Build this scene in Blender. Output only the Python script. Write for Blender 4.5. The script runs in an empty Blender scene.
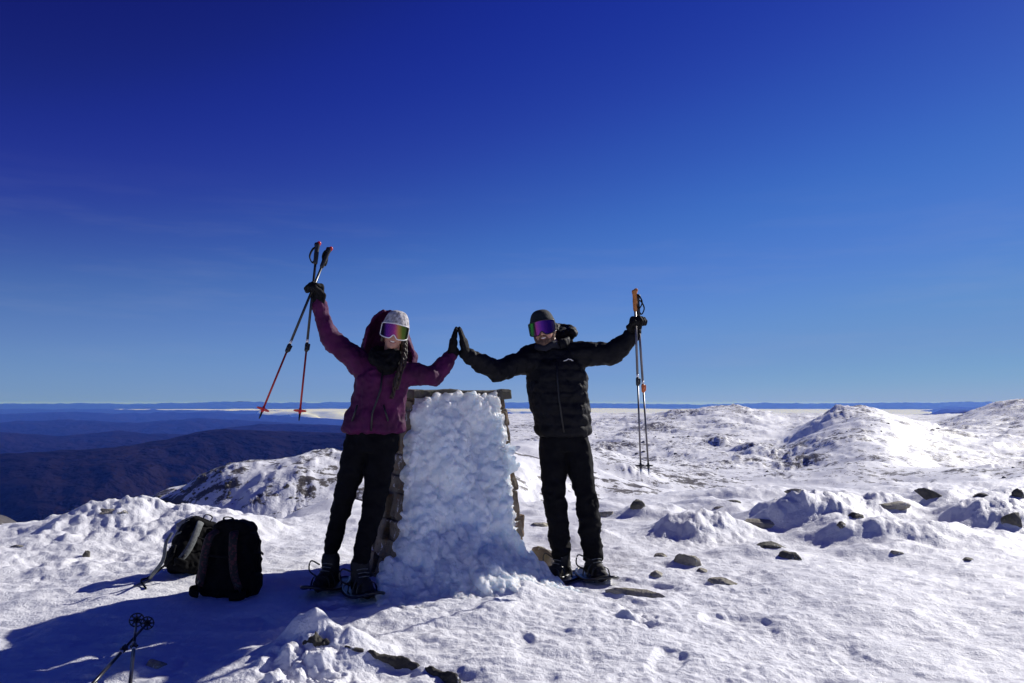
import bpy, bmesh, math, random
import numpy as np
from mathutils import Vector, Matrix, Quaternion
random.seed(7)
rng = np.random.RandomState(11)
C = bpy.context.scene.collection
W, H = 1024, 683
F = 796.0
HZ = 402.0                                   # image row of the true horizon
PITCH = math.atan((HZ - H/2)/F)
CZ = 1.17                                    # camera height over the ground at the man's feet
SUN_AZ, SUN_EL = 51.5, 30.0

# ------------------------------------------------------------------ geometry helpers
def at(px, py, Y):
    u = (px - W/2)/F; v = (H/2 - py)/F
    d = Vector((u, math.cos(PITCH) - v*math.sin(PITCH), math.sin(PITCH) + v*math.cos(PITCH)))
    d *= Y/d.y
    return Vector((d.x, d.y, CZ + d.z))

_g = rng.normal(size=(256, 3)); _g /= np.linalg.norm(_g, axis=1)[:, None]
_p = rng.permutation(256); _p = np.concatenate([_p, _p, _p])
def pn(x, y, z=0.0):
    x = np.asarray(x, float); y = np.asarray(y, float); z = np.asarray(z, float)
    zc = z.ndim == 0
    xi = np.floor(x).astype(int); yi = np.floor(y).astype(int); zi = np.floor(z).astype(int)
    xf = x - xi; yf = y - yi; zf = z - zi
    u = xf**3*(xf*(xf*6-15)+10); v = yf**3*(yf*(yf*6-15)+10); w = zf**3*(zf*(zf*6-15)+10)
    r = 0
    for dx in (0, 1):
        for dy in (0, 1):
            for dz in ((0, 1) if not (zc and zf == 0) else (0,)):
                h = _p[_p[_p[(xi+dx) & 255] + ((yi+dy) & 255)] + ((zi+dz) & 255)]
                g = _g[h]
                dot = g[..., 0]*(xf-dx) + g[..., 1]*(yf-dy) + g[..., 2]*(zf-dz)
                r = r + dot*(u if dx else 1-u)*(v if dy else 1-v)*(w if dz else 1-w)
    return r*1.5
def fbm(x, y, z=0.0, o=4):
    s = 0; a = 1.0
    for i in range(o):
        s = s + a*pn(x*2**i + 7.3*i, y*2**i - 3.1*i, z*2**i if not np.isscalar(z) or z else z); a *= .5
    return s
def ridged(x, y, o=4):
    s = 0; a = 1.0
    for i in range(o):
        s = s + a*(1 - np.abs(pn(x*2**i + 17.3*i, y*2**i + 5.7*i))*2.2); a *= .5
    return s - 1.0
def sstep(a, b, x):
    t = np.clip((x-a)/(b-a), 0, 1); return t*t*(3-2*t)

# ------------------------------------------------------------------ tagging
def tag(o, label=None, cat=None, group=None, kind=None):
    if label: o['label'] = label
    if cat: o['category'] = cat
    if group: o['group'] = group
    if kind: o['kind'] = kind
    return o
def empty(name, loc, label, cat, group=None):
    o = bpy.data.objects.new(name, None); C.objects.link(o); o.location = loc
    o.empty_display_size = .1
    return tag(o, label, cat, group)
def link(name, me, m, parent=None, smooth=True, label=None):
    o = bpy.data.objects.new(name, me); C.objects.link(o)
    if m: me.materials.clear(); me.materials.append(m)
    if smooth: me.shade_smooth()
    if parent:
        o.parent = parent
        if parent.parent is None: o.matrix_parent_inverse = Matrix.Translation(-parent.location)
    if label: o['label'] = label
    return o
def obj(name, bm, m, parent=None, smooth=True, label=None):
    me = bpy.data.meshes.new(name); bmesh.ops.recalc_face_normals(bm, faces=bm.faces); bm.to_mesh(me); bm.free()
    return link(name, me, m, parent, smooth, label)

# ------------------------------------------------------------------ shape helpers
def rings(bm, rs, closed=True, loop=True):
    vs = [[bm.verts.new(p) for p in r] for r in rs]
    n = len(vs[0])
    for a, b in zip(vs, vs[1:]):
        for i in range(n if loop else n-1):
            j = (i+1) % n
            bm.faces.new((a[i], a[j], b[j], b[i]))
    if closed and loop:
        bm.faces.new(list(reversed(vs[0]))); bm.faces.new(vs[-1])
    return vs
def frame(d, a=None):
    d = d.normalized()
    if a is None: a = Vector((0, 0, 1)) if abs(d.z) < .9 else Vector((1, 0, 0))
    a = (a - d*a.dot(d)).normalized()
    return d, a, d.cross(a)
def cap(bm, p0, p1, r0, r1=None, a=None, fl=1.0, n=14):
    p0 = Vector(p0); p1 = Vector(p1); r1 = r0 if r1 is None else r1
    if (p1-p0).length < 1e-6: p1 = p0 + Vector((0, 0, 1e-4))
    d, A, B = frame(p1-p0, a)
    rs = []
    for k in range(1, 5):
        t = math.pi/2*k/4; rs.append((p0 - d*r0*math.cos(t), r0*math.sin(t)))
    for k in range(0, 4):
        t = math.pi/2*k/4; rs.append((p1 + d*r1*math.sin(t), r1*math.cos(t)))
    rings(bm, [[c + A*r*math.cos(2*math.pi*i/n) + B*r*fl*math.sin(2*math.pi*i/n) for i in range(n)] for c, r in rs])
def ell(bm, c, rx, ry, rz, M=None, seg=16):
    M = M or Matrix.Identity(3); c = Vector(c); rs = []
    for k in range(1, seg//2*2):
        t = math.pi*k/(seg//2*2)
        rs.append([c + M @ Vector((rx*math.sin(t)*math.cos(2*math.pi*i/seg), ry*math.sin(t)*math.sin(2*math.pi*i/seg), -rz*math.cos(t))) for i in range(seg)])
    rings(bm, rs)
def loft(bm, sec, n=24, M=None, p=2.0):
    """sec = (centre, rx, ry[, tilt vector]) ellipses / superellipses in planes z = const."""
    M = M or Matrix.Identity(3); rs = []
    for c, rx, ry in sec:
        c = Vector(c); r = []
        for i in range(n):
            t = 2*math.pi*i/n; ct, st = math.cos(t), math.sin(t)
            r.append(c + M @ Vector((rx*math.copysign(abs(ct)**(2/p), ct), ry*math.copysign(abs(st)**(2/p), st), 0)))
        rs.append(r)
    rings(bm, rs)
def tube(bm, pts, r, n=8, a=None, fl=1.0, close=False):
    pts = [Vector(p) for p in pts]; rs = []
    N = len(pts)
    rr = r if isinstance(r, (list, tuple)) else [r]*N
    for i, p in enumerate(pts):
        if close: d = pts[(i+1) % N] - pts[i-1]
        else: d = pts[min(i+1, N-1)] - pts[max(i-1, 0)]
        d, A, B = frame(d, a)
        rs.append([p + A*rr[i]*math.cos(2*math.pi*k/n) + B*rr[i]*fl*math.sin(2*math.pi*k/n) for k in range(n)])
    if close: rs.append(rs[0])
    if close:
        vs = [[bm.verts.new(p) for p in r] for r in rs[:-1]]; vs.append(vs[0])
        for q, b in zip(vs, vs[1:]):
            for i in range(n): j = (i+1) % n; bm.faces.new((q[i], q[j], b[j], b[i]))
    else: rings(bm, rs)
def catmull(P, k=6):
    P = [Vector(p) for p in P]; Q = [2*P[0]-P[1]] + P + [2*P[-1]-P[-2]]; out = []
    for i in range(1, len(Q)-2):
        for j in range(k):
            t = j/k; a, b, c, d = Q[i-1:i+3]
            out.append(.5*((2*b) + (c-a)*t + (2*a-5*b+4*c-d)*t*t + (3*b-a-3*c+d)*t**3))
    out.append(P[-1]); return out
TMP = bpy.data.scenes.new('tmp')
def fuse(bm, voxel=.01, smooth=3, f=.5):
    me = bpy.data.meshes.new('tmp'); bmesh.ops.recalc_face_normals(bm, faces=bm.faces); bm.to_mesh(me); bm.free()
    o = bpy.data.objects.new('tmp', me); TMP.collection.objects.link(o)
    m = o.modifiers.new('r', 'REMESH'); m.mode = 'VOXEL'; m.voxel_size = voxel; m.adaptivity = 0
    if smooth: s = o.modifiers.new('s', 'SMOOTH'); s.iterations = smooth; s.factor = f
    with bpy.context.temp_override(scene=TMP, view_layer=TMP.view_layers[0]):
        dg = bpy.context.evaluated_depsgraph_get(); dg.update()
        out = bpy.data.meshes.new_from_object(o.evaluated_get(dg))
    bpy.data.objects.remove(o); bpy.data.meshes.remove(me)
    return out
def getco(me):
    a = np.empty(len(me.vertices)*3); me.vertices.foreach_get('co', a); return a.reshape(-1, 3)
def getno(me):
    a = np.empty(len(me.vertices)*3, np.float32); me.vertex_normals.foreach_get('vector', a); return a.reshape(-1, 3).astype(float)
def push(me, fn):
    """move every vertex along its normal by fn(co)."""
    co = getco(me); no = getno(me); d = fn(co)
    co = co + no*d[:, None]; me.vertices.foreach_set('co', co.ravel()); me.update(); return me
def folds(me, s=9.0, amp=.006, st=(1, 1, 1), o=3):
    return push(me, lambda c: amp*ridged3(c*np.array(st)*s, o))
def ridged3(c, o=3):
    s = 0; a = 1.0
    for i in range(o):
        s = s + a*(.6 - np.abs(pn(c[:, 0]*2**i + 9.1*i, c[:, 1]*2**i, c[:, 2]*2**i))*2); a *= .5
    return s

# ------------------------------------------------------------------ materials
def newmat(name):
    m = bpy.data.materials.new(name); m.use_nodes = True; nt = m.node_tree
    return m, nt, nt.nodes['Principled BSDF']
def nd(nt, t, **k):
    n = nt.nodes.new(t)
    for a, b in k.items():
        if a.startswith('i_'): n.inputs[a[2:].replace('_', ' ')].default_value = b
        else: setattr(n, a, b)
    return n
def mat(name, c1, c2=None, rough=.7, scale=6.0, bump=None, metal=0.0, spec=.5, sss=0.0, coat=0.0, sheen=0.0):
    m, nt, b = newmat(name); L = nt.links
    c2 = c2 or tuple(min(1, x*1.35) for x in c1)
    tc = nd(nt, 'ShaderNodeTexCoord')
    n = nd(nt, 'ShaderNodeTexNoise'); n.inputs['Scale'].default_value = scale; n.inputs['Detail'].default_value = 6
    L.new(tc.outputs['Object'], n.inputs['Vector'])
    r = nd(nt, 'ShaderNodeValToRGB'); r.color_ramp.elements[0].position = .35; r.color_ramp.elements[1].position = .65
    r.color_ramp.elements[0].color = (*c1, 1); r.color_ramp.elements[1].color = (*c2, 1)
    L.new(n.outputs['Fac'], r.inputs['Fac']); L.new(r.outputs['Color'], b.inputs['Base Color'])
    b.inputs['Roughness'].default_value = rough; b.inputs['Metallic'].default_value = metal
    b.inputs['Specular IOR Level'].default_value = spec
    if sheen: b.inputs['Sheen Weight'].default_value = sheen
    if coat: b.inputs['Coat Weight'].default_value = coat
    if sss:
        b.inputs['Subsurface Weight'].default_value = sss; b.inputs['Subsurface Radius'].default_value = (1, .5, .35); b.inputs['Subsurface Scale'].default_value = .01
    if bump:
        prev = None
        for sc, dist in bump:
            q = nd(nt, 'ShaderNodeTexNoise'); q.inputs['Scale'].default_value = sc; q.inputs['Detail'].default_value = 5
            L.new(tc.outputs['Object'], q.inputs['Vector'])
            bp = nd(nt, 'ShaderNodeBump'); bp.inputs['Distance'].default_value = dist; bp.inputs['Strength'].default_value = 1
            L.new(q.outputs['Fac'], bp.inputs['Height'])
            if prev: L.new(prev.outputs[0], bp.inputs['Normal'])
            prev = bp
        L.new(prev.outputs[0], b.inputs['Normal'])
    return m

def snow_mat():
    m, nt, b = newmat('snow'); L = nt.links
    geo = nd(nt, 'ShaderNodeNewGeometry')
    at_ = nd(nt, 'ShaderNodeAttribute'); at_.attribute_name = 'rocky'
    def noise(sc, det=6, rough=.55):
        n = nd(nt, 'ShaderNodeTexNoise'); n.inputs['Scale'].default_value = sc; n.inputs['Detail'].default_value = det; n.inputs['Roughness'].default_value = rough
        L.new(geo.outputs['Position'], n.inputs['Vector']); return n
    # exposed stones and scrub on the far slopes: small specks inside larger patches
    big = noise(.018, 5, .65); mid = noise(.11, 4, .7); sm = noise(.42, 6, .75)
    def math_(op, a, bb):
        n = nd(nt, 'ShaderNodeMath', operation=op)
        for i, q in enumerate((a, bb)):
            if isinstance(q, (int, float)): n.inputs[i].default_value = q
            else: L.new(q, n.inputs[i])
        return n.outputs[0]
    s = math_('ADD', math_('MULTIPLY', big.outputs['Fac'], .8), math_('MULTIPLY', mid.outputs['Fac'], .8))
    s = math_('ADD', s, math_('MULTIPLY', sm.outputs['Fac'], 1.3))
    s = math_('ADD', s, math_('MULTIPLY', at_.outputs['Fac'], .45))
    mr = nd(nt, 'ShaderNodeMapRange'); mr.inputs[1].default_value = 1.73; mr.inputs[2].default_value = 1.78
    L.new(s, mr.inputs[0])
    gate = nd(nt, 'ShaderNodeMapRange'); gate.inputs[1].default_value = .02; gate.inputs[2].default_value = .1
    L.new(at_.outputs['Fac'], gate.inputs[0])
    fac = math_('MULTIPLY', mr.outputs[0], gate.outputs[0])
    nv = noise(1.7, 5)
    cr = nd(nt, 'ShaderNodeValToRGB'); cr.color_ramp.elements[0].color = (.87, .88, .92, 1); cr.color_ramp.elements[1].color = (.93, .93, .95, 1)
    L.new(nv.outputs['Fac'], cr.inputs['Fac'])
    rk = nd(nt, 'ShaderNodeValToRGB'); rk.color_ramp.elements[0].color = (.05, .05, .055, 1); rk.color_ramp.elements[1].color = (.17, .15, .13, 1)
    L.new(sm.outputs['Fac'], rk.inputs['Fac'])
    mx = nd(nt, 'ShaderNodeMix', data_type='RGBA'); L.new(fac, mx.inputs[0]); L.new(cr.outputs[0], mx.inputs[6]); L.new(rk.outputs[0], mx.inputs[7])
    L.new(mx.outputs[2], b.inputs['Base Color'])
    b.inputs['Roughness'].default_value = .55; b.inputs['Specular IOR Level'].default_value = .35
    # crust: grain, pits and wind texture near; rolling lumps far
    prev = None
    for sc, dist, det in ((260, .0022, 3), (70, .009, 5), (16, .012, 5), (3.0, .02, 4)):
        q = noise(sc, det, .6)
        bp = nd(nt, 'ShaderNodeBump'); bp.inputs['Distance'].default_value = dist; bp.inputs['Strength'].default_value = .8
        L.new(q.outputs['Fac'], bp.inputs['Height'])
        if prev: L.new(prev.outputs[0], bp.inputs['Normal'])
        prev = bp
    for q, dist in ((noise(.35, 6, .7), .55), (noise(.05, 5, .6), 1.6)):
        ml = math_('MULTIPLY', q.outputs['Fac'], at_.outputs['Fac'])
        bp = nd(nt, 'ShaderNodeBump'); bp.inputs['Distance'].default_value = dist; bp.inputs['Strength'].default_value = .9
        L.new(ml, bp.inputs['Height']); L.new(prev.outputs[0], bp.inputs['Normal']); prev = bp
    L.new(prev.outputs[0], b.inputs['Normal'])
    return m
def rock_mat(name, a, c, lichen=(.16, .17, .08)):
    m = mat(name, a, c, .85, 7.0, bump=((9, .03), (45, .010), (160, .003)))
    nt = m.node_tree; b = nt.nodes['Principled BSDF']; L = nt.links
    src = b.inputs['Base Color'].links[0].from_socket
    tc = nd(nt, 'ShaderNodeTexCoord'); n = nd(nt, 'ShaderNodeTexNoise'); n.inputs['Scale'].default_value = 22; n.inputs['Detail'].default_value = 8
    L.new(tc.outputs['Object'], n.inputs['Vector'])
    mr = nd(nt, 'ShaderNodeMapRange'); mr.inputs[1].default_value = .52; mr.inputs[2].default_value = .62; mr.inputs[4].default_value = .8
    L.new(n.outputs['Fac'], mr.inputs[0])
    mx = nd(nt, 'ShaderNodeMix', data_type='RGBA'); L.new(mr.outputs[0], mx.inputs[0]); L.new(src, mx.inputs[6]); mx.inputs[7].default_value = (*lichen, 1)
    # rime and spindrift caught on the stone
    n2 = nd(nt, 'ShaderNodeTexNoise'); n2.inputs['Scale'].default_value = 11; n2.inputs['Detail'].default_value = 7; n2.inputs['Roughness'].default_value = .7
    L.new(tc.outputs['Object'], n2.inputs['Vector'])
    m2 = nd(nt, 'ShaderNodeMapRange'); m2.inputs[1].default_value = .60; m2.inputs[2].default_value = .66; L.new(n2.outputs['Fac'], m2.inputs[0])
    mx2 = nd(nt, 'ShaderNodeMix', data_type='RGBA'); L.new(m2.outputs[0], mx2.inputs[0]); L.new(mx.outputs[2], mx2.inputs[6]); mx2.inputs[7].default_value = (.8, .82, .88, 1)
    L.new(mx2.outputs[2], b.inputs['Base Color'])
    return m
M = {}
M['snow'] = snow_mat()
M['rock'] = rock_mat('granite', (.22, .20, .16), (.46, .42, .34), (.28, .27, .16))
M['rock_dark'] = rock_mat('dark_granite', (.06, .058, .052), (.17, .155, .125), (.12, .12, .07))
M['rib'] = rock_mat('wet_dark_rock', (.022, .020, .018), (.085, .078, .066), (.06, .055, .04))
M['pillar'] = rock_mat('pillar_stone', (.10, .075, .05), (.25, .20, .14), (.2, .11, .05))
M['forest'] = mat('forest', (.005, .003, .005), (.014, .009, .011), .95, .0025, bump=((.003, 120), (.012, 50)), spec=.02)
M['cloud'] = mat('cloud_bank', (.76, .80, .90), (.82, .85, .92), 1, .001, spec=0)
M['black_fabric'] = mat('black_fabric', (.003, .003, .004), (.006, .006, .008), .85, 20, bump=((18, .006), (300, .0006)), spec=.15)
M['down'] = mat('black_down_shell', (.0025, .0025, .0045), (.0045, .0045, .008), .66, 20, bump=((25, .006), (90, .002)), spec=.18)
M['trouser'] = mat('black_trouser', (.003, .003, .005), (.006, .006, .008), .85, 14, bump=((12, .008), (240, .0008)), spec=.12)
M['purple'] = mat('purple_shell', (.045, .003, .034), (.085, .005, .062), .75, 10, bump=((14, .008), (60, .002)), spec=.3)
M['glove'] = mat('black_glove', (.004, .004, .005), (.008, .008, .010), .8, 30, bump=((60, .003),), spec=.15)
M['skin'] = mat('skin', (.40, .20, .14), (.48, .25, .18), .5, 9, sss=.3)
M['lip'] = mat('lip', (.22, .06, .055), rough=.45)
M['teeth'] = mat('teeth', (.75, .72, .66), rough=.25)
M['beard'] = mat('beard', (.09, .05, .032), (.17, .10, .07), .9, 120, bump=((200, .003),))
M['hair'] = mat('brown_hair', (.014, .008, .005), (.05, .028, .014), .55, 60, bump=((90, .004),))
M['cream_knit'] = mat('cream_knit', (.28, .26, .26), (.68, .66, .66), .9, 55, bump=((70, .008),))
M['dark_knit'] = mat('dark_knit', (.005, .009, .012), (.013, .022, .027), .85, 60, bump=((90, .004),))
M['white_plastic'] = mat('white_plastic', (.7, .7, .7), rough=.35)
M['black_plastic'] = mat('black_plastic', (.010, .010, .011), rough=.4, bump=((200, .0005),))
M['grey_strap'] = mat('grey_webbing', (.10, .11, .11), (.20, .21, .21), .8, 60)
M['red'] = mat('red_alloy', (.40, .018, .015), (.5, .03, .02), .35, 5, metal=.3)
M['red_plastic'] = mat('red_plastic', (.5, .012, .02), rough=.4)
M['black_alloy'] = mat('black_alloy', (.012, .012, .014), (.02, .02, .024), .3, 5)
M['grey_alloy'] = mat('grey_alloy', (.12, .11, .12), (.2, .19, .2), .35, 5, metal=.7)
M['steel'] = mat('steel', (.5, .5, .5), rough=.3, metal=1)
M['cork'] = mat('orange_cork', (.42, .14, .03), (.58, .22, .06), .8, 40, bump=((120, .002),))
M['orange'] = mat('orange_plastic', (.6, .14, .03), rough=.4)
M['boot'] = mat('boot_leather', (.006, .005, .005), (.016, .013, .011), .7, 25, bump=((50, .003),))
M['pack'] = mat('black_pack_fabric', (.003, .003, .004), (.006, .006, .007), .85, 30, bump=((10, .01), (260, .001)), spec=.12)
def pattern_strap():
    m = mat('patterned_strap', (.006, .005, .006), (.07, .015, .022), .8, 55)
    r = [n for n in m.node_tree.nodes if n.bl_idname == 'ShaderNodeValToRGB'][0]
    r.color_ramp.elements[0].position = .5; r.color_ramp.elements[1].position = .58
    return m
M['pattern'] = pattern_strap()
def rime_mat():
    m = mat('rime_ice', (.72, .81, 1.0), (.84, .90, 1.0), .35, 5, bump=((28, .010), (90, .005), (260, .001)), spec=.5)
    b = m.node_tree.nodes['Principled BSDF']
    b.inputs['Subsurface Weight'].default_value = .8; b.inputs['Subsurface Radius'].default_value = (.7, .85, 1.0); b.inputs['Subsurface Scale'].default_value = .14
    b.inputs['IOR'].default_value = 1.31
    return m
M['rime'] = rime_mat()
def lens_mat(name, stops):
    """mirror coating: tint with reflected colours and dimmed ends painted across the visor (generated coordinate of the lens)."""
    m, nt, b = newmat(name); L = nt.links
    tc = nd(nt, 'ShaderNodeTexCoord'); sp = nd(nt, 'ShaderNodeSeparateXYZ'); L.new(tc.outputs['Generated'], sp.inputs[0])
    r = nd(nt, 'ShaderNodeValToRGB'); e = r.color_ramp.elements
    e[0].position, e[0].color = stops[0][0], (*stops[0][1], 1); e[1].position, e[1].color = stops[-1][0], (*stops[-1][1], 1)
    for p, c in stops[1:-1]: q = e.new(p); q.color = (*c, 1)
    L.new(sp.outputs[0], r.inputs['Fac']); L.new(r.outputs[0], b.inputs['Base Color'])
    b.inputs['Metallic'].default_value = .9; b.inputs['Roughness'].default_value = .22
    return m
M['lens_w'] = lens_mat('mirror_lens_pink', [(0, (.01, .02, .01)), (.14, (.03, .02, .03)), (.26, (.34, .03, .20)), (.55, (.36, .05, .18)), (.68, (.30, .16, .05)), (.80, (.07, .12, .02)), (1, (.01, .02, .01))])  # reflections and darker ends are painted into the lens tint
M['lens_m'] = lens_mat('mirror_lens_violet', [(0, (.01, .05, .01)), (.10, (.03, .30, .04)), (.2, (.02, .06, .04)), (.28, (.36, .05, .28)), (.5, (.20, .03, .24)), (.75, (.10, .02, .16)), (1, (.02, .01, .03))])

# ------------------------------------------------------------------ terrain
def tab(t):
    a = np.array(t, float); return lambda px: np.interp(px, a[:, 0], a[:, 1])
_pxs = np.arange(-1400, 2401, 2.0)
def stab(t, w=9.0):                          # smoothed table
    v = tab(t)(_pxs); k = np.exp(-.5*(np.arange(-30, 31)*2/w)**2); k /= k.sum()
    v = np.convolve(np.pad(v, 30, mode='edge'), k, 'valid'); return lambda px: np.interp(px, _pxs, v)
Re = tab([(-900, 8), (0, 7.7), (60, 8.2), (130, 8.6), (185, 8.3), (230, 7.8), (300, 8.2), (350, 9), (520, 9.3), (600, 9.8), (700, 10.8), (860, 11.3), (1024, 12.0), (1900, 12)])
LAY = [ # name, distance, front width, back width, noise amp, crest rows
  (26.,  16, 10, .10, [(-300, 560), (200, 560), (255, 530), (300, 508), (335, 498), (380, 505), (430, 520), (520, 560), (2000, 560)]),
  (150., 60, 40, .7, [(-900, 500), (-200, 503), (0, 511), (22, 519), (45, 535), (70, 600), (2000, 600)]),
  (85.,  70, 30, .8, [(-300, 640), (90, 560), (130, 520), (150, 503), (165, 494), (200, 479), (225, 468), (260, 460), (300, 455), (335, 452), (420, 447), (500, 446), (520, 452), (560, 462), (620, 480), (700, 500), (2000, 560)]),
  (330., 150, 90, 3.0, [(-300, 640), (420, 600), (470, 455), (505, 441), (530, 440), (600, 452), (660, 468), (700, 476), (760, 478), (850, 474), (930, 470), (1024, 466), (1300, 455), (2000, 450)]),
  (720., 420, 450, 5.0, [(-300, 640), (620, 510), (690, 482), (735, 468), (762, 453), (790, 437), (815, 421), (840, 411), (866, 408), (885, 412), (905, 420), (930, 431), (975, 441), (1024, 450), (1200, 460), (2000, 470)]),
  (1350., 600, 400, 9.0, [(-300, 640), (430, 520), (505, 434), (530, 426), (590, 419), (640, 416), (690, 411), (722, 406), (745, 408), (770, 414), (790, 416), (820, 418), (865, 421), (905, 430), (940, 440), (1100, 440), (2000, 440)]),
  (1550., 700, 500, 9.0, [(-300, 640), (880, 450), (930, 430), (960, 417), (990, 408), (1024, 402), (1080, 397), (1200, 394), (1500, 396), (2000, 400)]),
]
MOUNDS = [ # px, py of the foot, half width m, half depth m, height m : iced snow heaps on the summit
  (702, 541, .40, .30, .22), (655, 521, .42, .35, .16), (612, 512, .3, .3, .12), (825, 533, .50, .38, .36), (872, 524, .55, .4, .28),
  (760, 560, .28, .2, .09), (940, 548, .7, .35, .16), (905, 560, .4, .25, .10), (975, 512, .45, .5, .10), (1022, 535, .42, .45, .26), (925, 505, .45, .5, .08),
  (1045, 510, .8, .6, .16), (580, 545, .3, .3, .07), (430, 625, .45, .22, .06), (500, 600, .40, .30, .10), (455, 600, .5, .3, .16),
  (105, 536, .75, .5, .24), (60, 545, .4, .4, .12), (155, 545, .7, .5, .14), (215, 545, .5, .5, .1), (18, 560, .5, .4, .08), (62, 575, .30, .25, .06),
  (305, 646, .12, .09, .15), (320, 662, .3, .18, .10), (335, 650, .14, .08, .07), (628, 618, .05, .04, .045), (643, 612, .1, .05, .03), (272, 672, .05, .04, .04),
  (780, 500, .8, .4, .14), (735, 512, .5, .4, .1), (870, 545, .4, .3, .1), (640, 486, .3, .3, .0)]
def flat(px, py):
    v = (H/2 - py)/F; s = math.tan(PITCH + math.atan(v)); Y = -CZ/s; return at(px, py, Y)
MP = [(flat(a, b), w, d, h) for a, b, w, d, h in MOUNDS]
OUT = [(768, 470, 17, 9), (752, 520, 12, 6), (795, 600, 18, 8), (815, 640, 14, 6), (835, 660, 11, 5), (745, 425, 9, 3.5), (722, 400, 10, 4), (700, 372, 9, 3), (770, 395, 14, 4.5), (800, 380, 10, 3),
       (845, 700, 16, 4), (640, 430, 12, 4), (612, 600, 20, 6), (655, 900, 30, 9), (690, 1180, 34, 10), (720, 1250, 40, 9), (560, 500, 14, 5), (600, 340, 8, 3), (675, 520, 12, 4), (575, 800, 26, 9), (965, 1350, 40, 12), (1005, 1300, 50, 14), (1020, 1100, 26, 9), (980, 900, 20, 5), (905, 560, 10, 3), (945, 500, 8, 2.5),
       (288, 62, 2.2, 1.3), (268, 70, 2.0, 1.0), (236, 78, 2.0, 1.1), (215, 80, 1.8, .9), (300, 58, 1.6, .8), (255, 60, 1.5, .6), (322, 80, 2.0, .8), (245, 85, 1.5, .8)]
_o = np.random.RandomState(5)
for _k in range(110):
    _r = math.exp(_o.uniform(math.log(180), math.log(1350))); _w = _r*_o.uniform(.006, .02)
    OUT.append((_o.uniform(520, 1060), _r, _w, _w*_o.uniform(.22, .42)))
for _k in range(26):
    _r = _o.uniform(50, 95); _w = _o.uniform(.5, 1.3); OUT.append((_o.uniform(170, 345), _r, _w, _w*.45))
OUT = [((a-512)/F*b, b, c, d*(.36 if b > 880 else .45 if b < 100 else .62), i) for i, (a, b, c, d) in enumerate(OUT)]
LUMP = [(flat(312, 655), .16, .055), (flat(322, 674), .15, .045), (flat(290, 672), .2, .05), (flat(100, 540), .8, .018), (flat(700, 540), .5, .03), (flat(840, 528), .6, .03), (flat(1010, 530), .5, .03), (flat(640, 618), .12, .05), (flat(160, 560), .6, .016)]
def near_z(x, y, r, px, ca, az):
    # summit plateau
    z = .05*fbm(x*.45, y*.45, 0, 3) + .030*fbm(x*1.8+4, y*1.8, 3.3, 3)
    z = z + .010*np.abs(fbm(x*5.5, y*6.5, 1.7, 3)) + .006*fbm(x*8+y*3, y*15, 5.1, 2)
    z = z + .008*ridged(x*1.6+y*.9+3, (y*1.6-x*.5)*2.2, 3)*sstep(3, 6, r)
    lump = sstep(.12, .5, fbm(x*1.1+9, y*1.1+2, 8.8, 2))*sstep(6.3, 9, r)
    z = z + .045*lump*(.7+.4*np.abs(fbm(x*3.1, y*3.1, 2.2, 2)))
    left = sstep(-1.4, -2.6, x)*sstep(4.6, 6.0, y)
    z = z + left*.04*np.abs(fbm(x*3.6, y*3.6, 6.6, 3))
    for p, w, d, h in MP:
        if not h: continue
        a = (x-p.x)/w; b = (y-(p.y+d*.9))/d
        a2 = a + .25*pn(x*3, y*3, 9.1); b2 = b + .25*pn(x*3, y*3, 4.1)
        q = a2*a2 + b2*b2
        z = z + h*.80*np.exp(-q**1.6*.9)*(1 + .22*fbm(x*5, y*5, 2.9, 3) + (.10 if h > .12 else 0)*np.abs(fbm(x*15, y*15, 1.9, 2)))
    foot = np.exp(-((x-.35)**2 + (y-5.25)**2)/.18) + np.exp(-((x+1.05)**2 + (y-5.0)**2)/.16) + np.exp(-((x+1.75)**2 + (y-4.8)**2)/.2)
    z = z*(1 - .85*np.clip(foot, 0, 1))
    for p, sg, am in LUMP:
        q = ((x-p.x)**2 + (y-p.y)**2)/sg**2; m = q < 6
        if m.any(): z[m] = z[m] + np.exp(-q[m])*am*(np.abs(fbm(x[m]*9, y[m]*9, 3.7, 4)) - .18)
    tread = sstep(6.6, 5.2, y)*sstep(2.0, 1.2, np.abs(x-.1))
    z = z - .022*tread*sstep(.18, .42, pn(x*3.4, y*2.6, 6.1)) + .010*tread*np.abs(fbm(x*11, y*11, 1.2, 2))
    z = z - .035*np.exp(-((x-.36)**2 + (y-5.42)**2)/.12)
    z = z*sstep(.5, 2.5, r) - .045*np.clip(4.7-y, 0, 2.6)
    e = r*ca - Re(px)
    drop = np.where(e > 0, .30*e + .05*np.minimum(e, 4)**2 , 0)*(1+.25*pn(x*.3, y*.3, 3.3)*sstep(0, 3, e))
    z = z - drop
    return z
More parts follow.
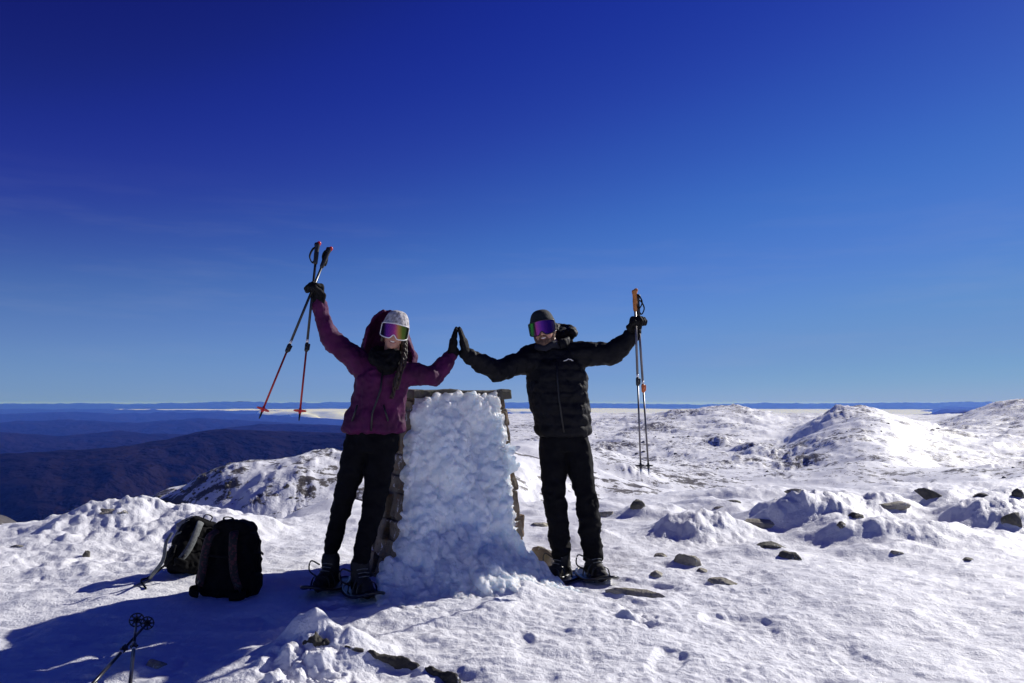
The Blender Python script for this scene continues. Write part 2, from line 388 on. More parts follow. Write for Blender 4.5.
def far_z(x, y, r, px, ca, az):
    big = fbm(x/210, y/210, 0, 3); md = fbm(x/52, y/52, 1, 3); sm = fbm(x/13., y/13., 2, 3); ti = fbm(x/3.6, y/3.6, 4, 2)
    leftout = sstep(500, 350, px)
    rg = ridged(x/62 + .3*md, y/62, 4)*.7
    basin = -37 - leftout*np.minimum(.42*r, 1150) + 3.0*big*sstep(150, 500, r) + 1.6*md + 1.2*rg*sstep(100, 300, r) + .3*sm + .10*ti
    far = basin
    for D, wf, wb, na, t in LAY:
        cy = stab(t, 5. if D < 200 else 11.)(px); cz = CZ - (cy-HZ)/F*D*ca
        if D < 30: n = .25*ti + .08*fbm(x/.9, y/.9, 4, 2)
        elif D < 200: n = na*(.8*sm + .5*ti + .25*fbm(x/1.4, y/1.4, 4, 2))
        else: n = na*(.55*md + .55*rg + .13*sm + .05*ti)
        dd = r - D*(1 + .05*pn(az*6, 0*az, D))
        prof = np.where(dd < 0, np.exp(-(dd/wf)**2*1.2), np.exp(-(dd/wb)**2*1.2))
        if D > 1000: prof = np.where(dd < 0, 1/(1+(dd/wf)**2*2.5), prof)
        base = np.minimum(basin, cz)
        zl = base + (cz - base)*prof + n*(.35+.65*prof)*np.where(np.abs(dd) < wf*.12, .6, 1)
        ks = .003*D
        far = np.maximum(far, zl) + ks*np.log1p(np.exp(-np.abs(far-zl)/ks))*.9
    for ox, oy, w, h, i in OUT:
        m = (np.abs(x-ox) < 2.6*w) & (np.abs(y-oy) < 2.6*w*1.6)
        if not m.any(): continue
        a = (x[m]-ox)/w; b = (y[m]-oy)/(w*1.5); n1 = pn(a*1.3, b*1.3, i*1.7); n2 = fbm(a*3, b*3, i*2.3, 3)
        a2 = a + .45*n1; b2 = b + .45*n2*.7; q = a2*a2 + b2*b2
        lee = np.where(a2 > 0, np.exp(-(q*.55)), np.exp(-q**1.7))         # steep to the left, drifted over on the sunny side
        far[m] = far[m] + h*lee*(1 + .35*n2)
    return far
def terr(x, y, want=False):
    x = np.asarray(x, float); y = np.asarray(y, float)
    r = np.hypot(x, y) + 1e-6; az = np.arctan2(x, y)
    azc = np.clip(az, -1.15, 1.15); px = 512 + F*np.tan(azc); ca = np.cos(azc)
    sh = np.broadcast(x, y).shape; fl = [np.broadcast_to(q, sh).ravel() for q in (x, y, r, px, ca, az)]
    z = np.full(fl[0].shape, -1e5); far = np.full(fl[0].shape, -1e5)
    mn = fl[2] < 90; mf = fl[2] > 13
    if mn.any(): z[mn] = near_z(*[q[mn] for q in fl])
    if mf.any(): far[mf] = far_z(*[q[mf] for q in fl])
    z = z.reshape(sh); far = far.reshape(sh); z2 = np.maximum(z, far)
    fade = sstep(13, 17, r); z3 = z*(1-fade) + z2*fade
    if not want: return z3
    rocky = sstep(20, 60, r)*(.42 + .38*sstep(350, 120, px)*(r < 200))
    for ox, oy, w, h, i in OUT:
        m = (np.abs(x-ox) < 2*w) & (np.abs(y-oy) < 3*w)
        if m.any(): rocky[m] = rocky[m] + .22*np.exp(-((x[m]-ox)/w)**2 - ((y[m]-oy)/w/1.5)**2)
    rocky = rocky + .6*sstep(60, 20, px)*sstep(60, 110, r)
    return z3, np.clip(rocky, 0, 1)
def tz(x, y): return float(terr(np.array([x]), np.array([y]))[0])
def ground_at(px, py):
    p0 = Vector((0, 0, CZ)); d = at(px, py, 1) - p0
    Ys = np.concatenate([np.arange(2.2, 16, .02), np.arange(16, 1500, 1.0)])
    zz = terr(d.x*Ys, Ys); hit = np.nonzero(CZ + d.z*Ys < zz)[0]
    Y = Ys[hit[0]] if len(hit) else 12.
    return p0 + d*Y

def grid_mesh(name, X, Y, Z, wrap, m, attr=None):
    nr, nc = X.shape; co = np.stack([X, Y, Z], -1).reshape(-1, 3)
    i = np.arange(nr-1)[:, None]; j = np.arange(nc if wrap else nc-1)[None, :]; j2 = (j+1) % nc
    f = np.stack([i*nc+j, i*nc+j2, (i+1)*nc+j2, (i+1)*nc+j], -1).reshape(-1, 4)[:, ::-1]
    me = bpy.data.meshes.new(name); me.vertices.add(len(co)); me.vertices.foreach_set('co', co.ravel())
    me.loops.add(f.size); me.loops.foreach_set('vertex_index', f.ravel().astype(np.int32))
    me.polygons.add(len(f)); me.polygons.foreach_set('loop_start', np.arange(0, f.size, 4, dtype=np.int32))
    me.update(calc_edges=True)
    if attr is not None:
        a = me.attributes.new('rocky', 'FLOAT', 'POINT'); a.data.foreach_set('value', attr.ravel().astype(np.float32))
    return link(name, me, m)
az = np.concatenate([np.radians(np.linspace(-44, 44, 980)), np.radians(np.linspace(44, 316, 190))[1:-1]])
rr = np.concatenate([np.linspace(.02, 2.6, 24)[:-1], 1/np.linspace(1/2.6, 1/16., 560)[:-1], np.geomspace(16, 2600, 540)])
R, A = np.meshgrid(rr, az, indexing='ij'); X = R*np.sin(A); Y = R*np.cos(A)
Z, RK = terr(X, Y, True)
tag(grid_mesh('ground', X, Y, Z, True, M['snow'], RK), kind='structure')

# forested ranges beyond, down to the valleys
FAR = [ # D, front w, back w, ridge amp, crest rows
  (4200., 1500, 900, 85, [(-900, 470), (-300, 462), (0, 455), (90, 447), (168, 440), (198, 433), (226, 428.5), (262, 428.5), (300, 431), (340, 433), (430, 432), (520, 425), (600, 428), (900, 420), (1300, 420)]),
  (8500., 2300, 1500, 80, [(-900, 440), (-200, 436), (0, 432), (60, 436), (120, 431), (190, 434), (260, 424), (330, 426), (420, 430), (515, 416), (600, 426), (860, 424), (905, 419), (925, 418), (960, 413), (1100, 412), (1300, 412)]),
  (14500., 3000, 2500, 75, [(-900, 424), (0, 423), (70, 420), (140, 423), (200, 419), (240, 421), (300, 424), (350, 426), (500, 420), (600, 432), (860, 430), (900, 416), (960, 412), (1300, 412)]),
  (23000., 4000, 4000, 70, [(-900, 414), (0, 414), (60, 412), (130, 413.5), (200, 412), (250, 414), (290, 417), (350, 421), (500, 411), (560, 424), (900, 424), (940, 410), (1300, 409)]),
  (34000., 4500, 4500, 60, [(-900, 409), (0, 409.5), (100, 409), (200, 410.5), (300, 411), (340, 413), (500, 409), (540, 415), (900, 415), (940, 408), (1300, 407)]),
  (47000., 7000, 5000, 60, [(-900, 403.3), (0, 404.3), (60, 403.3), (130, 404.3), (200, 402.8), (240, 402.0), (300, 402.8), (340, 402.4), (420, 403.8), (520, 402.8), (590, 403.8), (620, 404.0), (700, 404.8), (760, 403.3), (830, 403.6), (900, 403.0), (960, 402.4), (1024, 402.3), (1300, 402.3)]),
]
fa = np.radians(np.linspace(-62, 62, 1100)); fr = np.concatenate([np.geomspace(1500, 7000, 300)[:-1], np.geomspace(7000, 60000, 260)])
R, A = np.meshgrid(fr, fa, indexing='ij'); X = R*np.sin(A); Y = R*np.cos(A)
px = 512 + F*np.tan(A); ca = np.cos(A); Z = -950 + 0*X + 60*fbm(X/2500, Y/2500)
for D, wf, wb, na, t in FAR:
    cz = CZ - (tab(t)(px)-HZ)/F*D*ca
    s = 650 + D*.03; na = na*2.6
    dd = R - D*(1 + .06*fbm(A*5, 0*A, D))
    prof = np.where(dd < 0, np.exp(-(dd/wf)**2*1.1), np.exp(-(dd/wb)**2*1.1))
    g = ridged(X/s+D, Y/s, 5)*na
    zl = -950 + (cz+950)*prof + g*(1-prof)*.9*np.exp(-(dd/(wf*1.5))**2) + g*.07*(D/9000+.4)
    Z = np.maximum(Z, zl)
tag(grid_mesh('hills', X, Y, Z, False, M['forest']), kind='structure')
# the valley ground out to the horizon
bm = bmesh.new(); s = 75000
vs = [bm.verts.new(v) for v in ((-s, -3000, -1100), (s, -3000, -1100), (s, 62000, -1100), (-s, 62000, -1100))]; bm.faces.new(vs)
tag(obj('valley', bm, M['forest'], smooth=False), kind='structure')
# low cloud filling the far valleys: a rolling sheet with ragged shores
ca_ = np.radians(np.linspace(-55, 55, 900)); cr_ = np.geomspace(12500, 45500, 240)
R, A = np.meshgrid(cr_, ca_, indexing='ij'); X = R*np.sin(A); Y = R*np.cos(A); px = 512 + F*np.tan(A)
near = tab([(-900, 60000), (60, 60000), (100, 38000), (200, 33000), (235, 34000), (275, 31000), (300, 29000), (360, 29000), (440, 29000), (520, 28000), (570, 19000), (900, 19000), (925, 19500), (945, 60000), (1400, 60000)])(px)
near = near*(1 + .14*fbm(X/3500, Y/3500, 0, 3))
cover = (R - near)/2500
Z = -352 + 14*fbm(X/1800, Y/1800, 0, 4) + 6*fbm(X/500, Y/500, 0, 3) - 420*np.clip(1-cover, 0, 1)**2*1.0 - 300*np.clip(-cover, 0, 2)
tag(grid_mesh('low_cloud', X, Y, Z, False, M['cloud']), label='cream sea of low cloud lying in the valleys below the horizon', cat='cloud', kind='stuff')
# air
m = bpy.data.materials.new('haze_air'); m.use_nodes = True; nt = m.node_tree; nt.nodes.clear()
out = nt.nodes.new('ShaderNodeOutputMaterial'); pv = nt.nodes.new('ShaderNodeVolumePrincipled')
pv.inputs['Color'].default_value = (.07, .18, 1.0, 1); pv.inputs['Absorption Color'].default_value = (1, 1, 1, 1)
pv.inputs['Density'].default_value = 4.8e-5; pv.inputs['Anisotropy'].default_value = .15
nt.links.new(pv.outputs[0], out.inputs['Volume'])
bm = bmesh.new(); bmesh.ops.create_cube(bm, size=1)
for v in bm.verts: v.co = Vector((v.co.x*156000, 29500 + v.co.y*67000, (6 + -1130)/2 + v.co.z*(6+1130)))
tag(obj('haze', bm, m, smooth=False), kind='stuff')

# ------------------------------------------------------------------ rocks
def rock_mesh(w, d, h, seed, sub=4):
    bm = bmesh.new(); bmesh.ops.create_icosphere(bm, subdivisions=sub, radius=1)
    me = bpy.data.meshes.new('rock'); bm.to_mesh(me); bm.free(); c = getco(me)
    o = seed*13.7
    n = c*(1 + .28*pn(c[:, 0]*1.1+o, c[:, 1]*1.1, c[:, 2]*1.1+o)[:, None])
    # facet: clip by random planes
    rs = np.random.RandomState(seed)
    for k in range(13):
        v = rs.normal(size=3); v /= np.linalg.norm(v); t = .60 + .26*rs.rand(); s = n @ v
        n = n - np.clip(s - t, 0, None)[:, None]*v*.95
    n = n*(1 + .07*fbm(c[:, 0]*4+o, c[:, 1]*4, c[:, 2]*4, 3)[:, None])
    n = n*np.array([w/2, d/2, h]); me.vertices.foreach_set('co', n.ravel()); me.update(); return me
def rock(px, py, wpx, hpx, label, dark=False, rot=0., dep=.8, seed=None, tilt=0., group=None, sink=.30):
    p = ground_at(px, py); s = F/p.y; w = wpx/s; h = hpx/s*.88
    seed = seed or int(px*3+py); me = rock_mesh(w*1.05, max(w*dep, .08), h*1.0, seed)
    o = link('rock', me, M['rock_dark' if dark else 'rock'])
    g = tz(p.x, p.y + w*dep*.3)
    o.location = (p.x, p.y + w*dep*.35, min(g, p.z+.1) - h*(.5 if wpx > 3.6*hpx and wpx < 60 else sink)); o.rotation_euler = (0, tilt, rot)
    return tag(o, label, 'rock', group or 'rocks poking out of the summit snow')
ROCKS = [
 (645, 597, 66, 11, 'long thin log-shaped grey stone lying right of the man in black', 0, -.18, .22, .13),
 (686, 566, 34, 17, 'rounded grey boulder, largest of the cluster right of the man', 0, -.5, .6, .25),
 (703, 572, 18, 9, 'small rounded stone touching the lower right end of the grey boulder', 0, -.3, .8, .1),
 (662, 557, 14, 7, 'small grey stone just left of the rounded boulder', 0, 0, .8, .1),
 (658, 577, 17, 8, 'small flat stone between the log-shaped stone and the rounded boulder', 0, .2, .8, 0),
 (725, 585, 30, 9, 'flat wedge stone alone on open snow, right of the log-shaped stone', 0, -.3, .6, .2),
 (773, 548, 42, 9, 'flat black slab stone above a small dark stone', 1, -.1, .7, .1),
 (792, 560, 26, 9, 'small dark stone just below the flat black slab', 1, -.3, .7, .15),
 (770, 527, 58, 7, 'wide flat lichen-covered slab between two iced snow heaps', 0, .05, .5, 0),
 (639, 508, 18, 12, 'dark pointed stone sitting on a snow heap below the hanging pole baskets', 1, .4, .8, .3),
 (606, 517, 20, 7, 'small low tan stone right of the man in black at knee height', 0, 0, .7, 0),
 (539, 526, 24, 7, 'flat grey stone seen between the stone pillar and the man\'s leg, upper one', 0, 0, .7, 0),
 (543, 567, 44, 26, 'large tan boulder leaning against the pillar foot behind the man\'s boot', 0, -.7, .6, .35),
 (893, 510, 46, 7, 'flat lichen slab lying on top of the wide iced heap', 0, .1, .5, -.05),
 (858, 519, 18, 9, 'dark stone showing through the ice of the wide heap', 1, .3, .6, .2),
 (842, 527, 10, 6, 'smallest dark stone low in the ice of the wide heap', 1, .1, .6, 0),
 (940, 497, 40, 9, 'dark angular ridge stone sloping down to the right on the skyline of the summit', 1, -.35, .4, .42),
 (1020, 497, 14, 13, 'dark upright stone at the right frame edge, upper one', 1, 0, .8, 0),
 (1016, 524, 22, 14, 'dark stone under an ice crust at the right frame edge, lower one', 1, .5, .8, .3),
 (898, 555, 16, 5, 'tiny brown stone on bare snow below the wide iced heap', 0, 0, .7, 0),
 (798, 493, 22, 4, 'thin flat tan stone farthest back above the black slab', 0, 0, .6, 0),
 (733, 502, 18, 4, 'thin dark stone right of the pointed stone, upper of a pair', 1, 0, .6, 0),
 (720, 508, 13, 3, 'thin tan stone right of the pointed stone, lower of a pair', 0, 0, .6, 0),
 (112, 512, 58, 6, 'flat tan stone capping the left snow mound', 0, 0, .5, 0),
 (187, 529, 34, 12, 'rounded brown boulder behind the leaning backpack', 0, -.3, .8, .1),
 (17, 549, 22, 4, 'small flat brown stone at the left frame edge', 0, 0, .6, 0),
 (84, 557, 9, 14, 'narrow dark stone standing in for a dark crack in the left snow mound', 1, 0, .8, .3),  # dark stone added in place of a crack in the mound
 (152, 668, 22, 8, 'small brown stone under the two spare poles', 0, 0, .8, 0),
 (250, 527, 14, 4, 'thin tan stone behind the large black backpack', 0, 0, .6, 0),
 (985, 497, 20, 6, 'low dark stone between the ridge stone and the right frame edge', 1, 0, .8, 0),
 (970, 560, 14, 4, 'thin dark chip of stone in rippled snow near the right side', 1, 0, .6, 0),
]
for a in ROCKS: rock(a[0], a[1], a[2], a[3], a[4], bool(a[5]), a[6], a[7], None, a[8])
# the long dark rib of rock breaking the snow in the foreground
def rib(P, w, h, label, name='rock'):
    pts = catmull([ground_at(*p) for p in P], 14); bm = bmesh.new(); rs = []
    for i, p in enumerate(pts):
        t = i/(len(pts)-1); k = math.sin(math.pi*min(1, max(0, t))*.96+.06)**.5
        d = (pts[min(i+1, len(pts)-1)]-pts[max(i-1, 0)]); d.z = 0; d.normalize(); s = Vector((d.y, -d.x, 0))
        ww = w*k*(1+.5*float(pn(i*.31, 3.3, h*50))); hh = h*k*max(.15, .75+1.1*float(pn(i*.23, 1.3, 7+h*50)))
        rs.append([p + s*ww*math.cos(q) + Vector((0, 0, 1))*(hh*math.sin(q)+.008) for q in np.linspace(0, 2*math.pi, 13)[:-1]])
    rings(bm, rs); me = fuse(bm, .006, 1)
    push(me, lambda c: .012*fbm(c[:, 0]*14, c[:, 1]*14, c[:, 2]*14, 5))
    return tag(link(name, me, M['rib']), label, 'rock', 'rocks poking out of the summit snow')
rib([(345, 648), (375, 657), (410, 668), (440, 676), (468, 690)], .020, .030, 'long dark rib of rock breaking the snow at the bottom of the frame')
rib([(304, 644), (316, 643), (330, 645)], .028, .04, 'short dark stone under the small snow lump left of the long rock rib')
# boulders on the far slopes
protos = [rock_mesh(1, .9, .6, 40+k, 2) for k in range(5)]
qa = rng.uniform(150, 1040, 6000); qr = np.exp(rng.uniform(math.log(40), math.log(1300), 6000)); qr[:900] = rng.uniform(50, 95, 900); qa[:900] = rng.uniform(150, 345, 900)
qx = (qa-512)/F*qr; qz = terr(qx, qr); qy = HZ + (CZ-qz)/qr*F; cl = pn(qx/(.12*qr), qr/(.12*qr) + np.log(qr)*4, 5)
n = 0
for k in range(6000):
    if n >= 240: break
    if not (408 < qy[k] < 500) or cl[k] < (.08 if k > 900 else .22): continue
    p = Vector((qx[k], qr[k], qz[k]))
    s = random.choice((1.2, 1.8, 2.6, 4.0))*p.y/F*1.25
    o = bpy.data.objects.new('boulder', protos[n % 5]); C.objects.link(o)
    o.location = (p.x, p.y, tz(p.x, p.y)-.1*s); o.scale = (s, s, s*.8); o.rotation_euler = (0, 0, random.uniform(0, 6))
    tag(o, 'small dark boulder poking through snow on the far slopes', 'boulder', 'boulders scattered over the far snow slopes'); n += 1
for p_ in protos: p_.materials.append(M['rock_dark']); p_.shade_smooth()

# ------------------------------------------------------------------ the stone pillar under rime
FL = at(397, 588, 4.98); FR = at(531, 566, 5.40)
FL.z = FR.z = 0
ux = (FR-FL).normalized(); nf = Vector((ux.y, -ux.x, 0)); Wd = (FR-FL).length; Hh = 1.25
cen = (FL+FR)/2 - nf*Wd/2
TW = .66                                        # top width / base width
pil = empty('stone_pillar', (cen.x, cen.y, 0), 'square tapered stone pillar crusted with white rime ice between the two people', 'pillar')
def ppt(s, t, q=0):                             # s across front 0..1, t up 0..1, q depth 0..1 (0 = front)
    k = 1 - (1-TW)*t; lean = .03*t
    return cen + ux*((s-.5)*Wd*k + lean) + nf*((.5-q)*Wd*k) + Vector((0, 0, -.08 + t*(Hh+.08)))
bm = bmesh.new()
core = [[ppt(a, t, q) for a, q in ((.03, .03), (.97, .03), (.97, .97), (.03, .97))] for t in (0, .97)]
rings(bm, core)
def block(bm, P, seed, r=.25):
    b2 = bmesh.new(); vs = [b2.verts.new(p) for p in P]
    for f in ((0, 1, 2, 3), (7, 6, 5, 4), (0, 4, 5, 1), (1, 5, 6, 2), (2, 6, 7, 3), (3, 7, 4, 0)): b2.faces.new([vs[i] for i in f])
    bmesh.ops.bevel(b2, geom=b2.edges[:], offset=.012, segments=2, affect='EDGES', profile=.6)
    me = bpy.data.meshes.new('t'); b2.to_mesh(me); b2.free(); bm.from_mesh(me); bpy.data.meshes.remove(me)
t = 0; k = 0
while t < .93:
    dt = random.uniform(.07, .15); t1 = min(t+dt, .955)
    for face in range(4):
        s = 0
        while s < .999:
            ds = random.uniform(.18, .6); s1 = min(1, s+ds)
            if 1-s1 < .1: s1 = 1
            g = .008; o = random.uniform(-.012, .03)
            def q(a, tt, out):
                if face == 0: return ppt(a, tt, -out)
                if face == 1: return ppt(1+out, tt, a)
                if face == 2: return ppt(1-a, tt, 1+out)
                return ppt(-out, tt, 1-a)
            e = lambda: random.uniform(-.016, .016)
            ta, tb, sa, sb = t+.004+e(), t1-.004+e(), s+g, s1-g
            P = [q(sa, ta, o+e()), q(sb, ta, o+e()), q(sb, tb, o+e()), q(sa, tb, o+e()), q(sa, ta, -.08), q(sb, ta, -.08), q(sb, tb, -.08), q(sa, tb, -.08)]
            block(bm, P, k); k += 1; s = s1
    t = t1
me = bpy.data.meshes.new('stonework'); bmesh.ops.subdivide_edges(bm, edges=[e for e in bm.edges if e.calc_length() > .06], cuts=3, use_grid_fill=True)
bmesh.ops.recalc_face_normals(bm, faces=bm.faces); bm.to_mesh(me); bm.free()
push(me, lambda c: .012*fbm(c[:, 0]*9, c[:, 1]*9, c[:, 2]*9, 3))
link('stonework', me, M['pillar'], pil, smooth=False)
bm = bmesh.new()
for (a0, a1) in ((-.07, .46), (.47, 1.07)):
    P = [ppt(a0, .955, -.05), ppt(a1, .955, -.05), ppt(a1, 1.0, -.05), ppt(a0, 1.0, -.05), ppt(a0, .955, 1.05), ppt(a1, .955, 1.05), ppt(a1, 1.0, 1.05), ppt(a0, 1.0, 1.05)]
    block(bm, P, 1)
bmesh.ops.subdivide_edges(bm, edges=[e for e in bm.edges if e.calc_length() > .06], cuts=5, use_grid_fill=True)
me = bpy.data.meshes.new('cap_slab'); bmesh.ops.recalc_face_normals(bm, faces=bm.faces); bm.to_mesh(me); bm.free()
push(me, lambda c: .016*fbm(c[:, 0]*8, c[:, 1]*8, c[:, 2]*8, 4))
link('cap_slab', me, M['rock_dark'], pil, smooth=False)
# rime: thick crust grown of feathers and clumps
bm = bmesh.new()
def thick(s, t):
    e = min(1, (s+.03)/.12)*min(1, max(0, (.93-s))/.10 + .12)
    b = .035 + .085*(1-t)**1.2 + .085*float(pn(s*2.6, t*2.9, 2.2)) - .035*math.exp(-((s-.62-.08*math.sin(t*5))/.09)**2)*(t < .75)
    b += .030*float(fbm(np.array([s*6.]), np.array([t*7.]), 5.5, 3)[0])
    return max(0.004, b*max(.1, e)*min(1, (1.02-t)/.06+.25))
N1, N2 = 34, 50
fr_ = [[ppt(-.02+.955*i/N1, .965*j/N2, 0) + nf*(thick(-.02+.955*i/N1, j/N2)) for i in range(N1+1)] for j in range(N2+1)]
bk = [[ppt(-.02+.955*i/N1, .965*j/N2, 0) - nf*.03 for i in range(N1+1)] for j in range(N2+1)]
rs = [f + list(reversed(b)) for f, b in zip(fr_, bk)]
rings(bm, rs)
for k in range(95):                              # big soft lobes
    s = random.uniform(-.03, .92); t = random.uniform(.02, .97); r0 = random.uniform(.028, .065)
    p = ppt(s, t, 0) + nf*(thick(s, t) - r0*.55)
    cap(bm, p, p + (ux*random.uniform(-.3, .5) + Vector((0, 0, random.uniform(-1, 1))))*random.uniform(.02, .08), r0, r0*random.uniform(.5, 1), n=12)
for k in range(1900):
    s = random.uniform(-.05, .93); t = random.random()**.85*.985
    edge = s > .84 or s < .04 or t > .93
    hole = float(pn(s*5.5+3, t*7., 7.7))
    if edge and hole > .18: continue
    if hole > .50: continue
    p = ppt(s, t, 0) + nf*(thick(s, t) - .006)
    d = (nf*random.uniform(.6, 1.3) + ux*random.uniform(-.4, .8) + Vector((0, 0, random.uniform(-.2, .9)))).normalized()
    if edge or random.random() < .25: r0 = random.uniform(.0045, .010); L_ = random.uniform(.012, .035)
    else: r0 = random.uniform(.008, .034); L_ = random.uniform(.002, .020)
    cap(bm, p, p + d*L_, r0, r0*random.uniform(.5, 1.0), n=7)
for k in range(150):                             # wind-grown fringe on the right, ragged left edge, heaped top
    c_ = random.random()
    if c_ < .45: s = random.uniform(.86, .97); t = random.uniform(.5, .96)**.8; d = (ux*1.2 + nf*.4 + Vector((0, 0, random.uniform(-.2, .5)))); L_ = random.uniform(.02, .085); r0 = random.uniform(.008, .02)
    elif c_ < .7: s = random.uniform(-.06, .02); t = random.uniform(.1, .95); d = (nf*.8 - ux*.5 + Vector((0, 0, random.uniform(-.5, .5)))); L_ = random.uniform(.01, .04); r0 = random.uniform(.012, .03)
    else: s = random.uniform(.05, .9); t = random.uniform(.92, .975); d = (nf*.5 + ux*random.uniform(-.6, .9) + Vector((0, 0, random.uniform(.1, .8)))); L_ = random.uniform(.01, .035); r0 = random.uniform(.014, .038)
    if c_ < .7 and float(pn(s*3, t*9., 1.7)) > .12: continue
    p = ppt(s, t, 0) + nf*.03; cap(bm, p, p + d.normalized()*L_, r0, r0*.55, n=8)
# skirt running out onto the ground
for k in range(520):
    s = random.uniform(-.10, 1.0); q = random.random()
    o = q*.40; zt = .26*(1-q)**1.8
    p = ppt(s, 0, 0) + nf*o + ux*(s-.4)*o*.7; p.z = tz(p.x, p.y) + zt*random.uniform(.5, 1) - .03
    r0 = random.uniform(.022, .05)
    cap(bm, p, p + (nf*.10 + ux*random.uniform(-.05, .05) - Vector((0, 0, .10*(1-q)))), r0, r0*.5, n=9, fl=.8)
me = fuse(bm, .0065, 9, .5)
push(me, lambda c: .010*ridged3(c*np.array([10, 10, 7]), 4) + .005*fbm(c[:, 0]*34, c[:, 1]*34, c[:, 2]*22, 3))
link('rime_ice', me, M['rime'], pil)

# ------------------------------------------------------------------ hands
def hand(bm, wr, d, n, side, curl=0.1, sc=1.0, rad=1.0, thumb=.6, spread=.06):
    """wr wrist, d along the fingers, n palm facing, side = +1/-1 picks the thumb side."""
    d = Vector(d).normalized(); n = Vector(n); n = (n - d*n.dot(d)).normalized(); t = d.cross(n)*side
    k = sc
    for a in (-.026, 0, .026):
        cap(bm, wr + t*a*.6*k, wr + d*.085*k + t*a*k, .020*k*rad, .019*k*rad, n, 1.0)
    ln = (.066, .080, .085, .076)
    for i, a in enumerate((-.033, -.011, .011, .033)):
        p = wr + d*(.085 - .004*abs(i-2))*k + t*a*k; ang = 0.0; sd = (t*(a/.033)*spread)
        L = ln[i]*k
        for j, (fr2, r) in enumerate(((.45, .0115), (.31, .0105), (.24, .0095))):
            ang += curl*(1.0 if j else .8); dr = (d + sd).normalized()*math.cos(ang) + n*math.sin(ang)
            q = p + dr*L*fr2; cap(bm, p, q, r*k*rad, r*.93*k*rad, n=9); p = q
    p = wr + t*.026*k + d*.022*k; dirs = ((t*.75 + d*.6 + n*.25), (t*.2*(1-curl) + d*.8 + n*(.3+thumb*.5)), (d*.7 + n*(.2+thumb)))
    if curl < .1: dirs = (t*.45 + d*.9, t*.05 + d, d)
    for L, dr, r in zip((.040, .034, .026), dirs, (.0155, .013, .0115)):
        q = p + dr.normalized()*L*k; cap(bm, p, q, r*k*rad, r*.92*k*rad, n=9); p = q

# ------------------------------------------------------------------ trekking poles
def disc(bm, c, ax, r, th, holes=8):
    d, A, B = frame(ax)
    tube(bm, [c + A*r*math.cos(q) + B*r*math.sin(q) for q in np.linspace(0, 2*math.pi, 25)[:-1]], th, 6, close=True)
    tube(bm, [c + A*r*.45*math.cos(q) + B*r*.45*math.sin(q) for q in np.linspace(0, 2*math.pi, 17)[:-1]], th, 6, close=True)
    for i in range(holes):
        q = 2*math.pi*i/holes; e = A*math.cos(q) + B*math.sin(q)
        cap(bm, c + e*.005, c + e*r, th*1.3, th*1.1, n=6)
def pole(tip, top, label, up='black_alloy', low='red', grip='black_plastic', bask='red_plastic', lockm='black_plastic', lock_t=.42, group=None, br=.036, straps=1, L2=None, wrist=None, capm=None):
    tip = Vector(tip); top = Vector(top); ax = (top-tip); Ln = ax.length; ax.normalize()
    T = empty('trekking_pole', tuple(tip), label, 'trekking pole', group)
    P = lambda t: tip + ax*Ln*t
    bm = bmesh.new(); tube(bm, [tip + ax*.05, P(lock_t)], .0062, 10); obj('lower_shaft', bm, M[low], T)
    bm = bmesh.new(); tube(bm, [P(lock_t), P(1) - ax*.10], .0082, 10); obj('upper_shaft', bm, M[up], T)
    bm = bmesh.new(); tube(bm, [tip, tip + ax*.008, tip + ax*.055], [.0015, .004, .0075], 8); obj('tip', bm, M['steel' if low != 'red' else 'black_plastic'], T)
    bm = bmesh.new(); disc(bm, tip + ax*.062, ax, br, .0032); cap(bm, tip+ax*.05, tip+ax*.075, .009, .008); obj('basket', bm, M[bask], T)
    d, A, B = frame(ax)
    bm = bmesh.new(); c = P(lock_t); cap(bm, c - ax*.018, c + ax*.018, .0125, .0125); cap(bm, c + A*.013 - ax*.014, c + A*.016 + ax*.018, .006, .005); cap(bm, c+B*.013, c-B*.013, .006, .006)
    obj('lever_lock', bm, M[lockm], T)
    bm = bmesh.new(); tube(bm, [c + ax*.03, c + ax*.05], .0086, 10); obj('scale_band', bm, M['white_plastic'], T)
    bm = bmesh.new(); g0 = P(1) - ax*.145
    tube(bm, [g0, g0+ax*.01, g0+ax*.04, g0+ax*.065, g0+ax*.09, g0+ax*.115, g0+ax*.13, g0+ax*.142, g0+ax*.147], [.010, .0135, .0145, .0155, .0145, .0155, .019, .018, .009], 14)
    gr = obj('grip', bm, M[grip], T)
    bm = bmesh.new(); q = P(1) - ax*.012; cap(bm, q - ax*.004, q + ax*.01 + A*.01, .0175, .014); obj('grip_cap', bm, M[capm or grip], T)
    if straps:
        bm = bmesh.new(); s = P(1) - ax*.025; g = Vector((0, 0, -1)); e = (A*wrist[0] + B*wrist[1]) if wrist else A
        pts = catmull([s, s + e*.03 + g*.015, s + e*.05 + g*.06, s + e*.03 + g*.10, s + e*.01 + g*.07, s], 6)
        tube(bm, pts, .014, 8, a=B, fl=.3); obj('wrist_strap', bm, M['black_fabric'], T)
    return T

